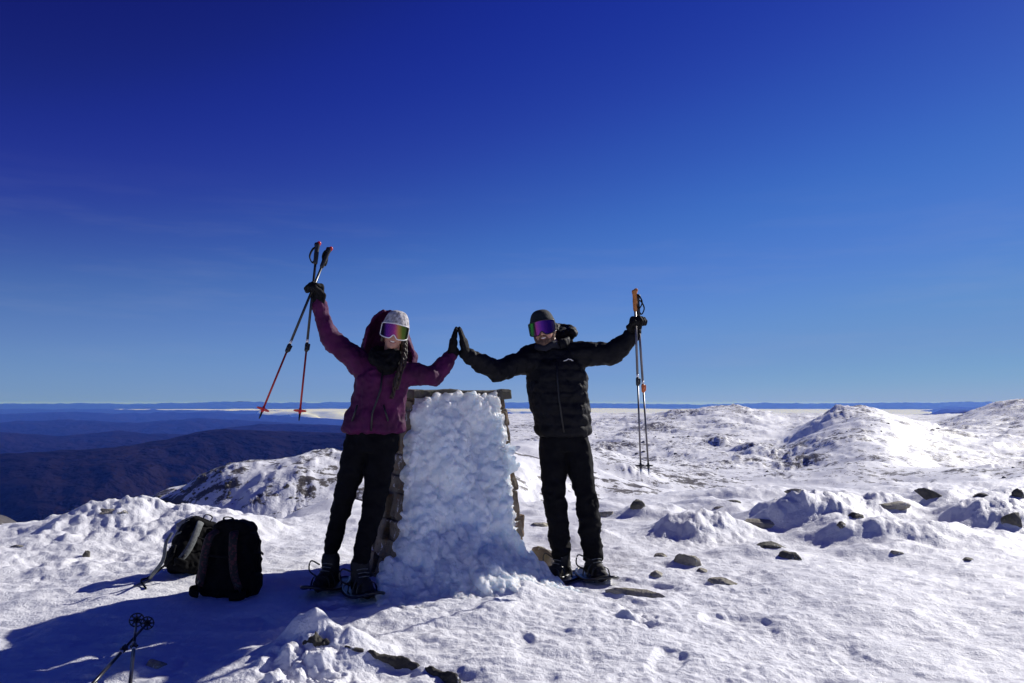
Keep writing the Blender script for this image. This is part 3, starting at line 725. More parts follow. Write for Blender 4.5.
# ------------------------------------------------------------------ people
def head_frame(c, f, up):
    f = Vector(f).normalized(); up = Vector(up); up = (up - f*up.dot(f)).normalized(); x = up.cross(f)   # image right-ish
    x = -x if x.x < 0 else x
    Mx = Matrix((x, f, up)).transposed(); return lambda v: Vector(c) + Mx @ Vector(v), Mx
def add_head(bm, T, Mx, s=1.0):
    e = lambda c, a, b, d: ell(bm, T(Vector(c)*s), a*s, b*s, d*s, Mx)
    e((0, -.012, .035), .074, .094, .088); e((0, .022, -.03), .061, .068, .078); e((0, .040, -.075), .043, .045, .038); e((0, .068, -.092), .022, .02, .018)
    cap(bm, T(Vector((0, .082, .012))*s), T(Vector((0, .103, -.032))*s), .008*s, .014*s)
    for q in (-1, 1):
        e((q*.074, -.012, -.01), .010, .018, .030); e((q*.036, .068, -.028), .024, .018, .02); e((q*.030, .074, .018), .014, .010, .009); e((q*.012, .096, -.036), .008, .009, .008)
    cap(bm, T(Vector((-.04, .074, .036))*s), T(Vector((.04, .074, .036))*s), .011*s, .011*s)
def goggles(parent, T, Mx, lensm, framem, strapm, s=1.0, r=.108):
    root_b = bmesh.new()
    def P(a, z, rad=1.0, off=0): return T(Vector((.098*math.sin(a)*rad, .008 + r*math.cos(a)*rad + off, z))*s)
    def top(a): return .056 - .006*(a/1.0)**2
    def bot(a):
        k = math.exp(-(a/.16)**2); return -.043 + .026*k + .012*(abs(a)/1.0)**3
    A_ = np.linspace(-1.08, 1.08, 33); bm = bmesh.new()
    fr = [[P(a, bot(a) + (top(a)-bot(a))*t, 1.0) for a in A_] for t in np.linspace(0, 1, 9)]
    rings(bm, fr, closed=False, loop=False)
    me_l = obj('lens', bm, M[lensm], None)
    outl = [P(a, top(a), 1.01) for a in A_] + [P(1.15, z, 1.0) for z in (.038, .005, -.022)] + [P(a, bot(a), 1.01) for a in A_[::-1]] + [P(-1.15, z, 1.0) for z in (-.022, .005, .038)]
    bm = bmesh.new(); tube(bm, outl, .0034*s, 8, close=True)
    # foam skirt behind the rim
    rs = [[T(Vector((.098*math.sin(a)*q, .008 + r*math.cos(a)*q - (1-q)*.05, z))*s) for a, z in [(a, top(a)) for a in A_] + [(a, bot(a)) for a in A_[::-1]]] for q in (1.0, .84)]
    b2 = bmesh.new(); rings(b2, rs, closed=False)
    g = obj('goggles', bm, M[framem], parent)
    me_l.parent = g
    f = obj('foam_skirt', b2, M['black_plastic'], g)
    bm = bmesh.new(); pts = []
    for a in np.linspace(1.05, 2*math.pi-1.05, 30):
        pts.append(T(Vector((.090*math.sin(a), -.008 + .108*math.cos(a), .012 + .012*math.cos(a)))*s))
    tube(bm, pts, .019*s, 8, a=Mx @ Vector((0, 0, 1)), fl=.16); obj('goggle_strap', bm, M[strapm], g)
    return g
def beanie(parent, T, Mx, m, s=1.0, z0=.038, hi=.035):
    bm = bmesh.new(); rs = []
    for k, t in enumerate(np.linspace(0, 1, 15)):
        z = z0 - .006 + (.095 + hi)*math.sin(t*math.pi/2); q = math.cos(t*math.pi/2)**.62 if t < 1 else .02
        bulge = 1.07 + (.03 if .0 < t < .28 else 0)
        ring = []
        for i in range(72):
            a = 2*math.pi*i/72; rib_ = 1 + .012*math.cos(a*36)
            ring.append(T(Vector((.080*bulge*q*rib_*math.cos(a), -.010 + .101*bulge*q*rib_*math.sin(a), z - .018*(1-t)*(1-math.sin(a))*.5))*s))
        rs.append(ring)
    rings(bm, rs, closed=True); return obj('beanie', bm, M[m], parent)
def smile(parent, T, s=1.0, y=.083):
    bm = bmesh.new(); A_ = np.linspace(-1, 1, 13)
    P = lambda a, z, o=0: T(Vector((a*.027, y - .012*a*a + o, z + .009*a*a))*s)
    rs = [[P(a, -.062 + (-.0045 if t else .0045)*(1-a*a)**.5*1.2, .002) for a in A_] for t in (0, 1)]
    rings(bm, rs, closed=False, loop=False); obj('teeth', bm, M['teeth'], parent)
    bm = bmesh.new(); tube(bm, [P(a, -.062+.0065*(1-a*a)**.5) for a in A_], .0035*s, 6); tube(bm, [P(a, -.062-.0075*(1-a*a)**.5) for a in A_], .0042*s, 6); obj('lips', bm, M['lip'], parent)
def limb(bm, pts, rs, n=16, fl=1.0, a=None):
    for (p, q), (r0, r1) in zip(zip(pts, pts[1:]), zip(rs, rs[1:])): cap(bm, p, q, r0, r1, a, fl, n)
def boot(parent, ank, toe_dir, m='boot', name='boot'):
    d = Vector((toe_dir[0], toe_dir[1], 0)).normalized(); g = ank.copy()
    bm = bmesh.new(); z = Vector((0, 0, 1)); base = Vector((ank.x, ank.y, tz(ank.x, ank.y)+.035))
    limb(bm, [base + z*.15, base + z*.08], [.056, .054]); cap(bm, base + z*.05 - d*.035, base + z*.045 + d*.12, .046, .040)
    cap(bm, base + z*.02 - d*.05, base + z*.02 + d*.15, .040, .040); cap(bm, base+z*.09, base+z*.05+d*.10, .045, .036)
    me = fuse(bm, .007, 3); folds(me, 16, .004)
    b = link(name, me, M[m], parent)
    s = d.cross(z); bm = bmesh.new()
    out = [base + d*(.09*math.cos(q)*1.35+.045) + s*(.052*math.sin(q)*(1+.12*math.cos(q))) - z*.012 for q in np.linspace(0, 2*math.pi, 25)[:-1]]
    rings(bm, [[p for p in out], [p+z*.022 for p in out]]); obj('sole', bm, M['black_plastic'], b)
    bm = bmesh.new()
    for k in range(5):
        c = base + d*(.085-.02*k) + z*(.092+.018*k); tube(bm, catmull([c - s*.034, c + d*.012 + z*.006, c + s*.034], 4), .003, 6)
    obj('laces', bm, M['grey_strap'], b)
    return base, d
def snowshoe(parent, base, d, Ln=.56, wd=.20):
    z = Vector((0, 0, 1)); s = d.cross(z); c = base + d*.03 - z*.012
    zt = lambda q: .035*max(0, q)**2
    pts = []
    for q in np.linspace(0, 2*math.pi, 41)[:-1]:
        l = math.cos(q); pts.append(c + d*(Ln/2*l) + s*(wd/2*math.sin(q)*(1.0 + .18*l)*(1 if l > -.3 else 1-.35*(-l-.3)**2)) + z*(zt(l)*1.6))
    bm = bmesh.new(); tube(bm, pts, .0095, 8, close=True); f = obj('snowshoe', bm, M['black_alloy'], parent)
    bm = bmesh.new(); inn = [c + (p-c)*.985 for p in pts]; rings(bm, [[p - z*.002 for p in inn], [p + z*.003 for p in inn]]); obj('deck', bm, M['black_plastic'], f, smooth=False)
    bm = bmesh.new()
    for k in (.10, .03, -.05):
        tube(bm, catmull([c + d*k - s*.068, c + d*k - s*.05 + z*.07, c + d*k + z*(.112 if k < .05 else .085), c + d*k + s*.05 + z*.07, c + d*k + s*.068], 5), .011, 6, a=d, fl=.3)
    tube(bm, catmull([c - d*.03 - s*.06 + z*.05, c - d*.125 + z*.085, c - d*.03 + s*.06 + z*.05], 6), .010, 6, a=z, fl=.3)
    tube(bm, catmull([c + s*.07 + z*.05, c + s*.13 + z*.09, c + s*.12 + z*.15, c + s*.06 + z*.13], 5), .005, 6)
    obj('binding', bm, M['black_plastic'], f)
    bm = bmesh.new()
    for k in (-.04, .04):
        for e in (-1, 1):
            cap(bm, c + s*k + d*(.09*e) - z*.005, c + s*k + d*(.09*e) - z*.03, .007, .002, n=6)
    obj('crampon', bm, M['steel'], f)

# ---- man in black
def build_man():
    Y = 5.47
    T = empty('person', (.35, Y, 0), 'man in black puffer jacket, dark beanie and goggles, arms spread, standing right of the pillar', 'person')
    hip = at(564, 436, Y); ch = at(556, 372, Y); nb = at(556, 350, Y); hc = at(543.5, 330, Y-.05)
    shL = at(529, 358, Y-.02); elL = at(497, 372, Y-.15); wrL = at(466.5, 355, Y-.27)
    shR = at(582, 354, Y); elR = at(612, 354, Y-.02); wrR = at(634, 334, Y-.08)
    kL = at(554, 497, Y-.03); aL = at(562, 556, Y); kR = at(586, 497, Y-.03); aR = at(593, 556, Y)
    hL = at(553, 444, Y); hR = at(576, 444, Y)
    Th, Mx = head_frame(hc, (-.18, -1, -.02), (-.19, 0, 1))
    hu = (at(460, 326, Y-.29) - wrL)
    palmL = Vector((-1, .05, .0))
    gripd = Vector((.12, -.35, .9))
    # body: one skin
    bm = bmesh.new(); add_head(bm, Th, Mx, 1.0)
    limb(bm, [Th((0, -.02, -.05)), nb + Vector((0, .02, -.02))], [.055, .062])
    loft(bm, [(nb - Vector((0, 0, .01)), .09, .07), (ch, .165, .105), (ch - Vector((0, 0, .2)), .145, .10), (hip + Vector((0, 0, .08)), .135, .10), (hip - Vector((0, 0, .06)), .15, .10)])
    limb(bm, [shL, elL, wrL], [.050, .040, .028]); limb(bm, [shR, elR, wrR], [.050, .040, .028])
    limb(bm, [hL, kL, aL], [.080, .055, .04]); limb(bm, [hR, kR, aR], [.080, .055, .04])
    for a_ in (aL, aR): cap(bm, a_, Vector((a_.x, a_.y-.015, .07)), .032, .028)
    hand(bm, wrL, hu, palmL, 1, .04, 1.06, .85); hand(bm, wrR, gripd, (.35, -.6, 0), -1, 1.15, 1.2, .8)
    me = fuse(bm, .0065, 3); b = link('body', me, M['skin'], T)
    # jacket
    bm = bmesh.new()
    loft(bm, [(nb + Vector((0, .01, .015)), .085, .08), (nb - Vector((0, 0, .05)), .15, .105), (ch + Vector((.0, 0, .03)), .205, .135), (ch - Vector((-.01, 0, .10)), .208, .145),
              (ch - Vector((-.02, 0, .2)), .20, .145), (hip + Vector((-.01, 0, .10)), .192, .14), (hip + Vector((-.005, 0, .02)), .188, .14), (hip + Vector((-.005, 0, -.0)), .170, .13)])
    limb(bm, [shL + Vector((.03, 0, -.015)), (shL+elL)/2, elL, (elL+wrL)/2, wrL - (wrL-elL)*.06], [.088, .074, .066, .060, .045])
    limb(bm, [shR + Vector((-.03, 0, -.01)), (shR+elR)/2, elR, (elR+wrR)/2, wrR - (wrR-elR)*.06], [.085, .078, .072, .064, .047])
    cap(bm, nb - Vector((.10, 0, .02)), shL, .07, .08); cap(bm, nb + Vector((.10, 0, -.02)), shR, .07, .08)
    me = fuse(bm, .009, 4)
    z0 = hip.z
    def puff(c):
        body = sstep(.25, .17, np.abs(c[:, 0]-hip.x+.02))
        zz = (c[:, 2]-z0)/.075; f = np.abs(np.sin(math.pi*zz))**.55
        d = body*(.008*f-.002)
        for (p, q) in ((shL, wrL), (shR, wrR)):
            ax = np.array(q-p); L = np.linalg.norm(ax); t = ((c-np.array(p)) @ (ax/L))
            d = d + (1-body)*np.where((c[:, 0]-hip.x)*ax[0] > 0, .005*np.abs(np.sin(math.pi*t/.062))**.6-.001, 0)
        return d + .010*ridged3(c*9, 3)
    push(me, puff); jk = link('jacket', me, M['down'], T)
    bm = bmesh.new(); f_ = -.150                    # front zip, drawn down the jacket
    tube(bm, [ch + Vector((-.005, -.140, .06)), ch + Vector((0, -.158, -.05)), ch + Vector((.012, -.163, -.2)), hip + Vector((-.01, -.158, .03))], .005, 6); obj('zip', bm, M['black_plastic'], jk)
    # chest emblem: a little white peak line with a bar
    bm = bmesh.new(); c = ch + Vector((.075, -.150, .075))
    tube(bm, [c + Vector((-.032, 0, -.007)), c + Vector((-.012, 0, -.001)), c + Vector((0, 0, .008)), c + Vector((.008, 0, .002)), c + Vector((.013, 0, .005)), c + Vector((.032, .004, -.006))], .0028, 6)
    obj('chest_emblem', bm, M['white_plastic'], jk)
    # collar and the thrown-back hood
    bm = bmesh.new()
    cc = nb + Vector((-.01, 0, .02))
    pts = [cc + Vector((.092*math.cos(q), .082*math.sin(q)-.01, .028+.018*math.sin(q)+.01*math.cos(q))) for q in np.linspace(-math.pi/2+.3, 1.5*math.pi-.3, 22)]
    tube(bm, pts, .034, 10, a=Vector((0, 0, 1)), fl=.5); me = fuse(bm, .007, 3); folds(me, 18, .004); link('collar', me, M['down'], T)
    bm = bmesh.new(); hb = at(562.5, 337, Y+.09)
    pts = [hb + Vector((.070*math.cos(q)-.005, .09*math.sin(q)+.02, .045*math.sin(q*.5+.3)+.02)) for q in np.linspace(-.7, math.pi*1.15, 18)]
    tube(bm, pts, .036, 12); ell(bm, hb + Vector((-.015, .04, -.01)), .088, .08, .075)
    me = fuse(bm, .008, 3); push(me, lambda c: .010*np.abs(np.sin(c[:, 2]*60))**.6 + .008*ridged3(c*12)); link('hood', me, M['down'], T)
    bm = bmesh.new(); tube(bm, [Th((math.cos(q)*.062, math.sin(q)*.066, -.118+.008*math.sin(q*3))) for q in np.linspace(0, 2*math.pi, 25)[:-1]], .024, 10, close=True)
    tube(bm, [nb + Vector((math.cos(q)*.062, math.sin(q)*.06, .02)) for q in np.linspace(0, 2*math.pi, 25)[:-1]], .026, 10, close=True)
    me = fuse(bm, .007, 2); folds(me, 20, .004); link('neck_gaiter', me, mat('navy_fleece', (.004, .005, .014), rough=.9), T)
    # trousers
    bm = bmesh.new()
    loft(bm, [(hip + Vector((0, 0, .06)), .145, .11), (hip - Vector((0, 0, .02)), .166, .12), (hip - Vector((0, 0, .10)), .166, .115)])
    limb(bm, [hL, hL*.5+kL*.5, kL, kL*.45+aL*.55, aL + Vector((0, 0, .0))], [.098, .088, .072, .070, .060])
    limb(bm, [hR, hR*.5+kR*.5, kR, kR*.45+aR*.55, aR + Vector((0, 0, .0))], [.098, .088, .070, .070, .062])
    me = fuse(bm, .009, 4); push(me, lambda c: .015*ridged3(c*np.array([6, 6, 9]), 3)*sstep(.75, .5, c[:, 2]) + .006*ridged3(c*10)); link('trousers', me, M['trouser'], T)
    for a_, dr in ((aL, (-.75, -1)), (aR, (.30, -1))):
        base, d = boot(T, a_, dr); snowshoe(T, base, d)
    # gloves
    for w_, e_, d_, n_, sd, cu, k_ in ((wrL, elL, hu, palmL, 1, .04, 1.06), (wrR, elR, gripd, (.35, -.6, 0), -1, 1.15, 1.2)):
        bm = bmesh.new(); hand(bm, w_, d_, n_, sd, cu, k_, 1.32 if cu < .1 else 1.12); dd = (w_-e_).normalized(); cap(bm, w_ - dd*.03, w_ + dd*.02, .040, .036)
        me = fuse(bm, .005, 2); folds(me, 25, .002); link('glove', me, M['glove'], T)
    beanie(T, Th, Mx, 'dark_knit', 1.0, .040, .012)
    goggles(T, Th, Mx, 'lens_m', 'black_plastic', 'black_fabric')
    smile(T, Th)
    bm = bmesh.new(); ell(bm, Th((0, .036, -.080)), .050, .052, .038, Mx); ell(bm, Th((0, .062, -.094)), .030, .030, .026, Mx)
    for q in (-1, 1): cap(bm, Th((q*.05, .03, -.07)), Th((q*.066, -.005, -.03)), .018, .012)
    me = fuse(bm, .005, 2); push(me, lambda c: .003*ridged3(c*60)); link('beard', me, M['beard'], T)
    bm = bmesh.new(); tube(bm, catmull([Th((-.030, .080, -.066)), Th((-.014, .094, -.050)), Th((0, .098, -.048)), Th((.014, .094, -.050)), Th((.030, .080, -.066))], 4), .0055, 8); obj('moustache', bm, M['beard'], T)
    return wrR, gripd
wrR, gd = build_man()

# ---- woman in purple
def build_woman():
    Y = 5.02
    T = empty('person', (-.92, Y, 0), 'woman in purple hooded jacket and cream beanie raising crossed poles, standing left of the pillar', 'person')
    hip = at(374, 432, Y); ch = at(383, 378, Y); nb = at(389, 359, Y); hc = at(394.5, 333, Y-.05)
    shL = at(362, 366, Y); elL = at(329, 338, Y-.04); wrL = at(319, 304, Y-.06)
    shR = at(408, 372, Y); elR = at(434, 377, Y+.02); wrR = at(451.5, 355, Y+.14)
    hL = at(360, 440, Y); hR = at(383, 440, Y)
    kL = at(345, 495, Y-.02); aL = at(331, 550, Y+.06); kR = at(374, 505, Y-.06); aR = at(360, 562, Y-.14)
    Th, Mx = head_frame(hc, (.14, -1, -.05), (.20, 0, 1)); s = .93
    hu = at(456, 326, Y+.16) - wrR; palmR = Vector((1, 0, 0)); gripd = Vector((-.08, -.25, .95))
    bm = bmesh.new(); add_head(bm, Th, Mx, s)
    limb(bm, [Th((0, -.02, -.05)), nb + Vector((0, .02, -.02))], [.046, .052])
    loft(bm, [(nb - Vector((0, 0, .02)), .075, .06), (ch, .14, .10), (ch - Vector((.02, 0, .17)), .115, .09), (hip + Vector((0, 0, .05)), .135, .10), (hip - Vector((0, 0, .06)), .14, .10)])
    limb(bm, [shL, elL, wrL], [.040, .027, .022]); limb(bm, [shR, elR, wrR], [.038, .026, .022])
    limb(bm, [hL, kL, aL], [.072, .046, .034]); limb(bm, [hR, kR, aR], [.072, .046, .034])
    for a_ in (aL, aR): cap(bm, a_, Vector((a_.x, a_.y-.015, .07)), .028, .026)
    hand(bm, wrR, hu, palmR, -1, .04, 1.04, .85); hand(bm, wrL, gripd, (-.5, -.6, 0), 1, 1.15, 1.25, .8)
    link('body', fuse(bm, .0065, 3), M['skin'], T)
    bm = bmesh.new()
    loft(bm, [(nb + Vector((0, .01, .01)), .08, .075), (nb - Vector((0, 0, .05)), .13, .10), (ch + Vector((0, 0, .0)), .172, .13), (ch - Vector((.012, 0, .09)), .165, .128), (ch - Vector((.03, 0, .18)), .165, .128),
              (hip + Vector((.0, 0, .10)), .185, .14), (hip + Vector((-.0, 0, .02)), .197, .145), (hip + Vector((-.0, 0, .0)), .19, .14)])
    limb(bm, [shL + Vector((.04, 0, -.03)), (shL+elL)/2, elL, (elL+wrL)/2, wrL], [.082, .066, .057, .050, .043])
    limb(bm, [shR + Vector((-.04, 0, -.02)), (shR+elR)/2, elR, (elR+wrR)/2, wrR], [.078, .062, .054, .048, .040])
    me = fuse(bm, .009, 4)
    push(me, lambda c: .014*ridged3(c*np.array([8, 8, 5]), 3)*sstep(2.3, 1.9, c[:, 2]) + .004*ridged3(c*22)); jk = link('jacket', me, M['purple'], T)
    bm = bmesh.new(); tube(bm, [ch + Vector((.02, -.135, .05)), ch + Vector((.01, -.15, -.08)), hip + Vector((.015, -.155, .12)), hip + Vector((.01, -.16, .01))], .006, 6); obj('zip', bm, M['black_plastic'], jk)
    bm = bmesh.new()
    for q in (-1, 1): tube(bm, [hip + Vector((q*.08, -.142, .17)), hip + Vector((q*.11, -.140, .07))], .006, 6)
    obj('pocket_zip', bm, M['black_plastic'], jk)
    # hood billowing behind the head
    bm = bmesh.new(); lev = [(310, 387, 4), (313, 387, 9), (318, 386.5, 14), (326, 386.5, 18.5), (336, 387.5, 22), (346, 388.5, 26), (356, 389, 29.5), (364, 389, 28)]
    outr = []; innr = []
    for k, (yy, xc, hw) in enumerate(lev):
        c = at(xc, yy, Y + .075); w = hw/F*Y; r1 = []; r2 = []
        for q in np.linspace(math.radians(-28), math.radians(208), 29):
            wob = 1 + .05*math.sin(q*5+k*.8); dp = min(.16, w*1.15)
            r1.append(c + Vector((w*wob*math.cos(q), dp*math.sin(q), 0))); r2.append(c + Vector(((w-.014)*wob*math.cos(q), (dp-.014)*math.sin(q), -.006)))
        outr.append(r1 + r2[::-1])
    rings(bm, outr); me = fuse(bm, .006, 2); folds(me, 10, .007); link('hood', me, M['purple'], T)
    # trousers
    bm = bmesh.new()
    loft(bm, [(hip + Vector((0, 0, .04)), .15, .11), (hip - Vector((0, 0, .05)), .155, .12), (hip - Vector((0, 0, .12)), .15, .11)])
    limb(bm, [hL, hL*.5+kL*.5, kL, kL*.5+aL*.5, aL], [.092, .082, .064, .055, .044]); limb(bm, [hR, hR*.5+kR*.5, kR, kR*.5+aR*.5, aR], [.090, .084, .068, .058, .048])
    me = fuse(bm, .009, 4); push(me, lambda c: .010*ridged3(c*np.array([7, 7, 10]), 3)); link('trousers', me, M['trouser'], T)
    for a_, dr in ((aL, (-.25, -1)), (aR, (.55, -1))):
        base, d = boot(T, a_, dr); snowshoe(T, base, d, .54, .19)
    for w_, e_, d_, n_, sd, cu, k_ in ((wrR, elR, hu, palmR, -1, .04, 1.04), (wrL, elL, gripd, (-.5, -.6, 0), 1, 1.15, 1.25)):
        bm = bmesh.new(); hand(bm, w_, d_, n_, sd, cu, k_, 1.32 if cu < .1 else 1.12); dd = (w_-e_).normalized(); cap(bm, w_ - dd*.02, w_ + dd*.03, .040, .037)
        me = fuse(bm, .005, 2); folds(me, 25, .002); link('glove', me, M['glove'], T)
    beanie(T, Th, Mx, 'cream_knit', .96, .040, .020)
    goggles(T, Th, Mx, 'lens_w', 'white_plastic', 'black_fabric', .95)
    smile(T, Th, s)
    # scarf, fur-dark lining and long hair
    bm = bmesh.new()
    for k, (rx, zz, yy) in enumerate(((.066, -.142, .0), (.080, -.165, .01), (.075, -.20, .03))):
        tube(bm, [Th((math.cos(q)*rx-.02, math.sin(q)*rx*.85+yy, zz + .018*math.sin(q*2+k))) for q in np.linspace(0, 2*math.pi, 25)[:-1]], .027, 10, close=True)
    loft(bm, [(Th((0, .065, -.30)), .02, .015), (Th((0, .07, -.24)), .05, .03), (Th((-.01, .05, -.17)), .085, .05)]); me = fuse(bm, .007, 3); folds(me, 22, .010); link('scarf', me, M['black_fabric'], T)
    bm = bmesh.new()
    for side, P in ((1, [(.064, .02, -.02), (.078, .035, -.08), (.085, .075, -.15), (.075, .10, -.24), (.072, .11, -.33), (.068, .115, -.40)]),):
        pts = catmull([Th(Vector(p)) for p in P], 6)
        for st in range(3):
            q = []
            for i, p in enumerate(pts):
                a = i*.75 + st*2.094; rr_ = .011*(1-.3*i/len(pts)); q.append(p + Vector((math.cos(a)*rr_, math.sin(a)*rr_*.7, 0)))
            tube(bm, q, [.0095*(1-.5*i/len(pts)) for i in range(len(pts))], 8)
    for k in range(16):
        o_ = Vector((random.uniform(-.025, .03), random.uniform(-.01, .02), 0)); w_ = random.uniform(.6, 1.05)
        tube(bm, [p + o_*(.4+.6*i/len(pts)) + Vector((.006*math.sin(i*.5+k), 0, 0)) for i, p in enumerate(pts[:int(len(pts)*w_)])], .0035, 5)
    for k in range(18):
        a = random.uniform(2.1, 4.2); p0 = Th((.07*math.sin(a), .085*math.cos(a), .02)); tube(bm, catmull([p0, p0 + Vector((.0, .01, -.08)), p0 + Vector((random.uniform(-.02, .02), .02, -.17))], 4), .009, 6)
    for q in (-1, 1): cap(bm, Th((q*.066, .03, .03)), Th((q*.066, .03, -.06)), .012, .010)
    obj('hair', bm, M['hair'], T)
    return wrL, gripd
wrW, gw = build_woman()

# poles: the woman's crossed pair, the man's parallel pair, two spares on the snow
hc_w = at(315, 289, 4.93); Yw = 4.93
def through(tip, top, c, lock, lbl, **k):
    return pole(at(tip[0], tip[1], tip[2]), at(top[0], top[1], top[2]), lbl, lock_t=lock, **k)
gW = 'crossed poles held up by the woman'
through((259, 419, 4.72), (329.5, 248, 5.02), None, .395, 'red and black trekking pole in the woman\'s hand slanting farthest out to the left', group=gW, capm='red_plastic', wrist=(-.6, -.6))
through((299, 421, 4.80), (317.5, 243, 5.0), None, .40, 'red and black trekking pole in the woman\'s hand hanging nearly straight down', group=gW, capm='red_plastic', wrist=(-1, .3))
gM = 'poles held up by the man'
through((641, 475, 5.33), (634.5, 290, 5.33), None, .50, 'grey trekking pole with orange cork grip in the man\'s hand', low='grey_alloy', up='grey_alloy', grip='cork', bask='black_plastic', group=gM, br=.030, wrist=(1, 0))
through((649, 475, 5.37), (637, 296, 5.37), None, .48, 'grey trekking pole with black grip and orange lock in the man\'s hand', low='grey_alloy', up='grey_alloy', bask='black_plastic', lockm='orange', group=gM, br=.030, wrist=(1, .4))
gS = 'spare poles lying on the snow'
g1 = ground_at(137, 640); g2 = ground_at(151, 640)
def lying(px0, py0, Y0, px1, Y1):
    a = at(px0, py0, Y0); a.z = max(a.z, tz(a.x, a.y) + .05); x = (px1-512)/F*Y1; return a, Vector((x, Y1, tz(x, Y1) + .045))
a, b = lying(137, 616, 4.25, 139, 3.16)
pole(a, b, 'black trekking pole lying tip up on the shaded snow, upright one of the pair', low='black_alloy', bask='black_plastic', lock_t=.36, group=gS, br=.034)
a, b = lying(151, 619, 4.27, 84, 3.25)
pole(a, b, 'black trekking pole lying tip up on the shaded snow, slanting one of the pair', low='black_alloy', bask='black_plastic', lock_t=.40, group=gS, br=.032)

# ------------------------------------------------------------------ backpacks
def band(bm, P, w, side, th=.18): tube(bm, catmull(P, 6), w, 8, a=side, fl=th)
def pack(loc, rot, s, label, variant):
    T = empty('backpack', loc, label, 'backpack', 'backpacks set down on the snow')
    Rm = Matrix.Rotation(rot[2], 3, 'Z') @ Matrix.Rotation(rot[1], 3, 'Y') @ Matrix.Rotation(rot[0], 3, 'X')
    L = lambda x, y, z: Vector(loc) + Rm @ (Vector((x, y, z))*s)
    def ld(bm, sec, p=3.0):
        loft(bm, [(L(*c), rx*s, ry*s) for c, rx, ry in sec], 28, Rm, p)
    bm = bmesh.new()
    ld(bm, [((0, 0, -.01), .14, .09), ((0, 0, .03), .175, .115), ((0, .01, .16), .185, .125), ((0, .01, .30), .178, .115), ((0, .01, .39), .155, .10), ((0, .01, .45), .115, .08), ((0, .01, .475), .05, .04)])
    me = fuse(bm, .009, 5); push(me, lambda c: .012*ridged3(c*8, 3)); body = link('pack_body', me, M['pack'], T)
    bm = bmesh.new()
    ld(bm, [((0, .13, .05), .12, .03), ((0, .145, .12), .135, .045), ((0, .14, .26), .125, .04), ((0, .125, .32), .09, .02)]); me = fuse(bm, .009, 3); link('front_pocket', me, M['pack'], T)
    bm = bmesh.new()
    ld(bm, [((0, .0, .40), .13, .09), ((0, .0, .44), .145, .10), ((0, .0, .475), .11, .08), ((0, 0, .488), .05, .04)]); me = fuse(bm, .009, 4); folds(me, 12, .008); link('lid', me, M['pack'], T)
    for q in (-1, 1):
        bm = bmesh.new(); band(bm, [L(q*.06, -.10, .42), L(q*.085, -.145, .38), L(q*.10, -.155, .27), L(q*.115, -.14, .16), L(q*.14, -.11, .07)], .030*s, Rm @ Vector((1, 0, 0)), .35)
        st = obj('shoulder_strap', bm, M['pattern' if variant == 0 else 'grey_strap' if q < 0 else 'pack'], T)
        bm = bmesh.new(); band(bm, [L(q*.135, -.11, .09), L(q*.15, -.10, .05), L(q*.155, -.05, .02)], .010*s, Rm @ Vector((1, 0, 0)), .3); cap(bm, L(q*.13, -.122, .10), L(q*.138, -.118, .085), .014*s, .014*s); obj('strap_buckle', bm, M['black_plastic'], st)
        bm = bmesh.new(); ld(bm, [((q*.175, 0, .02), .02, .06), ((q*.19, 0, .08), .03, .07), ((q*.19, 0, .15), .025, .065), ((q*.18, 0, .165), .01, .05)]); me = fuse(bm, .007, 3); link('side_pocket', me, M['pack'], T)
        bm = bmesh.new(); band(bm, [L(q*.15, -.07, .05), L(q*.19, -.12, .04), L(q*.17, -.155, .03), L(q*.11, -.165, .025)], .026*s, Vector((0, 0, 1)), .3); obj('hip_belt', bm, M['pack'], T)
        bm = bmesh.new(); band(bm, [L(q*.186, -.06, .30), L(q*.192, .02, .29), L(q*.17, .10, .27)], .009*s, Rm @ Vector((0, 0, 1)), .3); band(bm, [L(q*.15, -.06, .42), L(q*.172, .02, .38), L(q*.186, .03, .2)], .006*s, Rm @ Vector((0, 1, 0)), .4); obj('compression_strap', bm, M['grey_strap' if variant else 'black_fabric'], T)
    bm = bmesh.new(); band(bm, [L(-.035, -.07, .465), L(-.03, -.09, .505), L(.03, -.09, .505), L(.035, -.07, .465)], .010*s, Rm @ Vector((0, 1, 0)), .35); obj('grab_handle', bm, M['black_fabric'], T)
    bm = bmesh.new(); band(bm, [L(-.11, -.155, .27), L(0, -.165, .265), L(.11, -.155, .27)], .008*s, Rm @ Vector((0, 0, 1)), .3); obj('sternum_strap', bm, M['black_fabric'], T)
    return T, L
g = ground_at(224, 597); pack((g.x, g.y+.06, tz(g.x, g.y)-.01), (-.10, .03, -.22), .93, 'large upright black backpack with patterned shoulder straps on shaded snow', 0)
g = ground_at(177, 582); T2, L2 = pack((g.x, g.y+.16, tz(g.x, g.y+.1)+.0), (-.34, .42, .75), .78, 'smaller black backpack with grey webbing slumped against the large one', 1)
bm = bmesh.new()
P = [at(172, 533, g.y-.02), at(166, 543, g.y-.08), at(163, 560, g.y-.10), at(153, 574, g.y-.10)]; e = ground_at(148, 583); P += [e + Vector((0, 0, .02)), ground_at(134, 588) + Vector((0, 0, .012))]
tube(bm, catmull(P, 8), .012, 8, a=Vector((1, 0, .2)), fl=.3); obj('hanging_strap', bm, M['grey_strap'], T2)
bm = bmesh.new(); P = [at(176, 545, g.y-.10), at(170, 560, g.y-.13), ground_at(150, 580)+Vector((0, 0, .02)), ground_at(141, 583)+Vector((0, 0, .015)), ground_at(146, 590)+Vector((0, 0, .01))]
tube(bm, catmull(P, 8), .008, 8, fl=.5); obj('hanging_strap', bm, M['black_fabric'], T2)

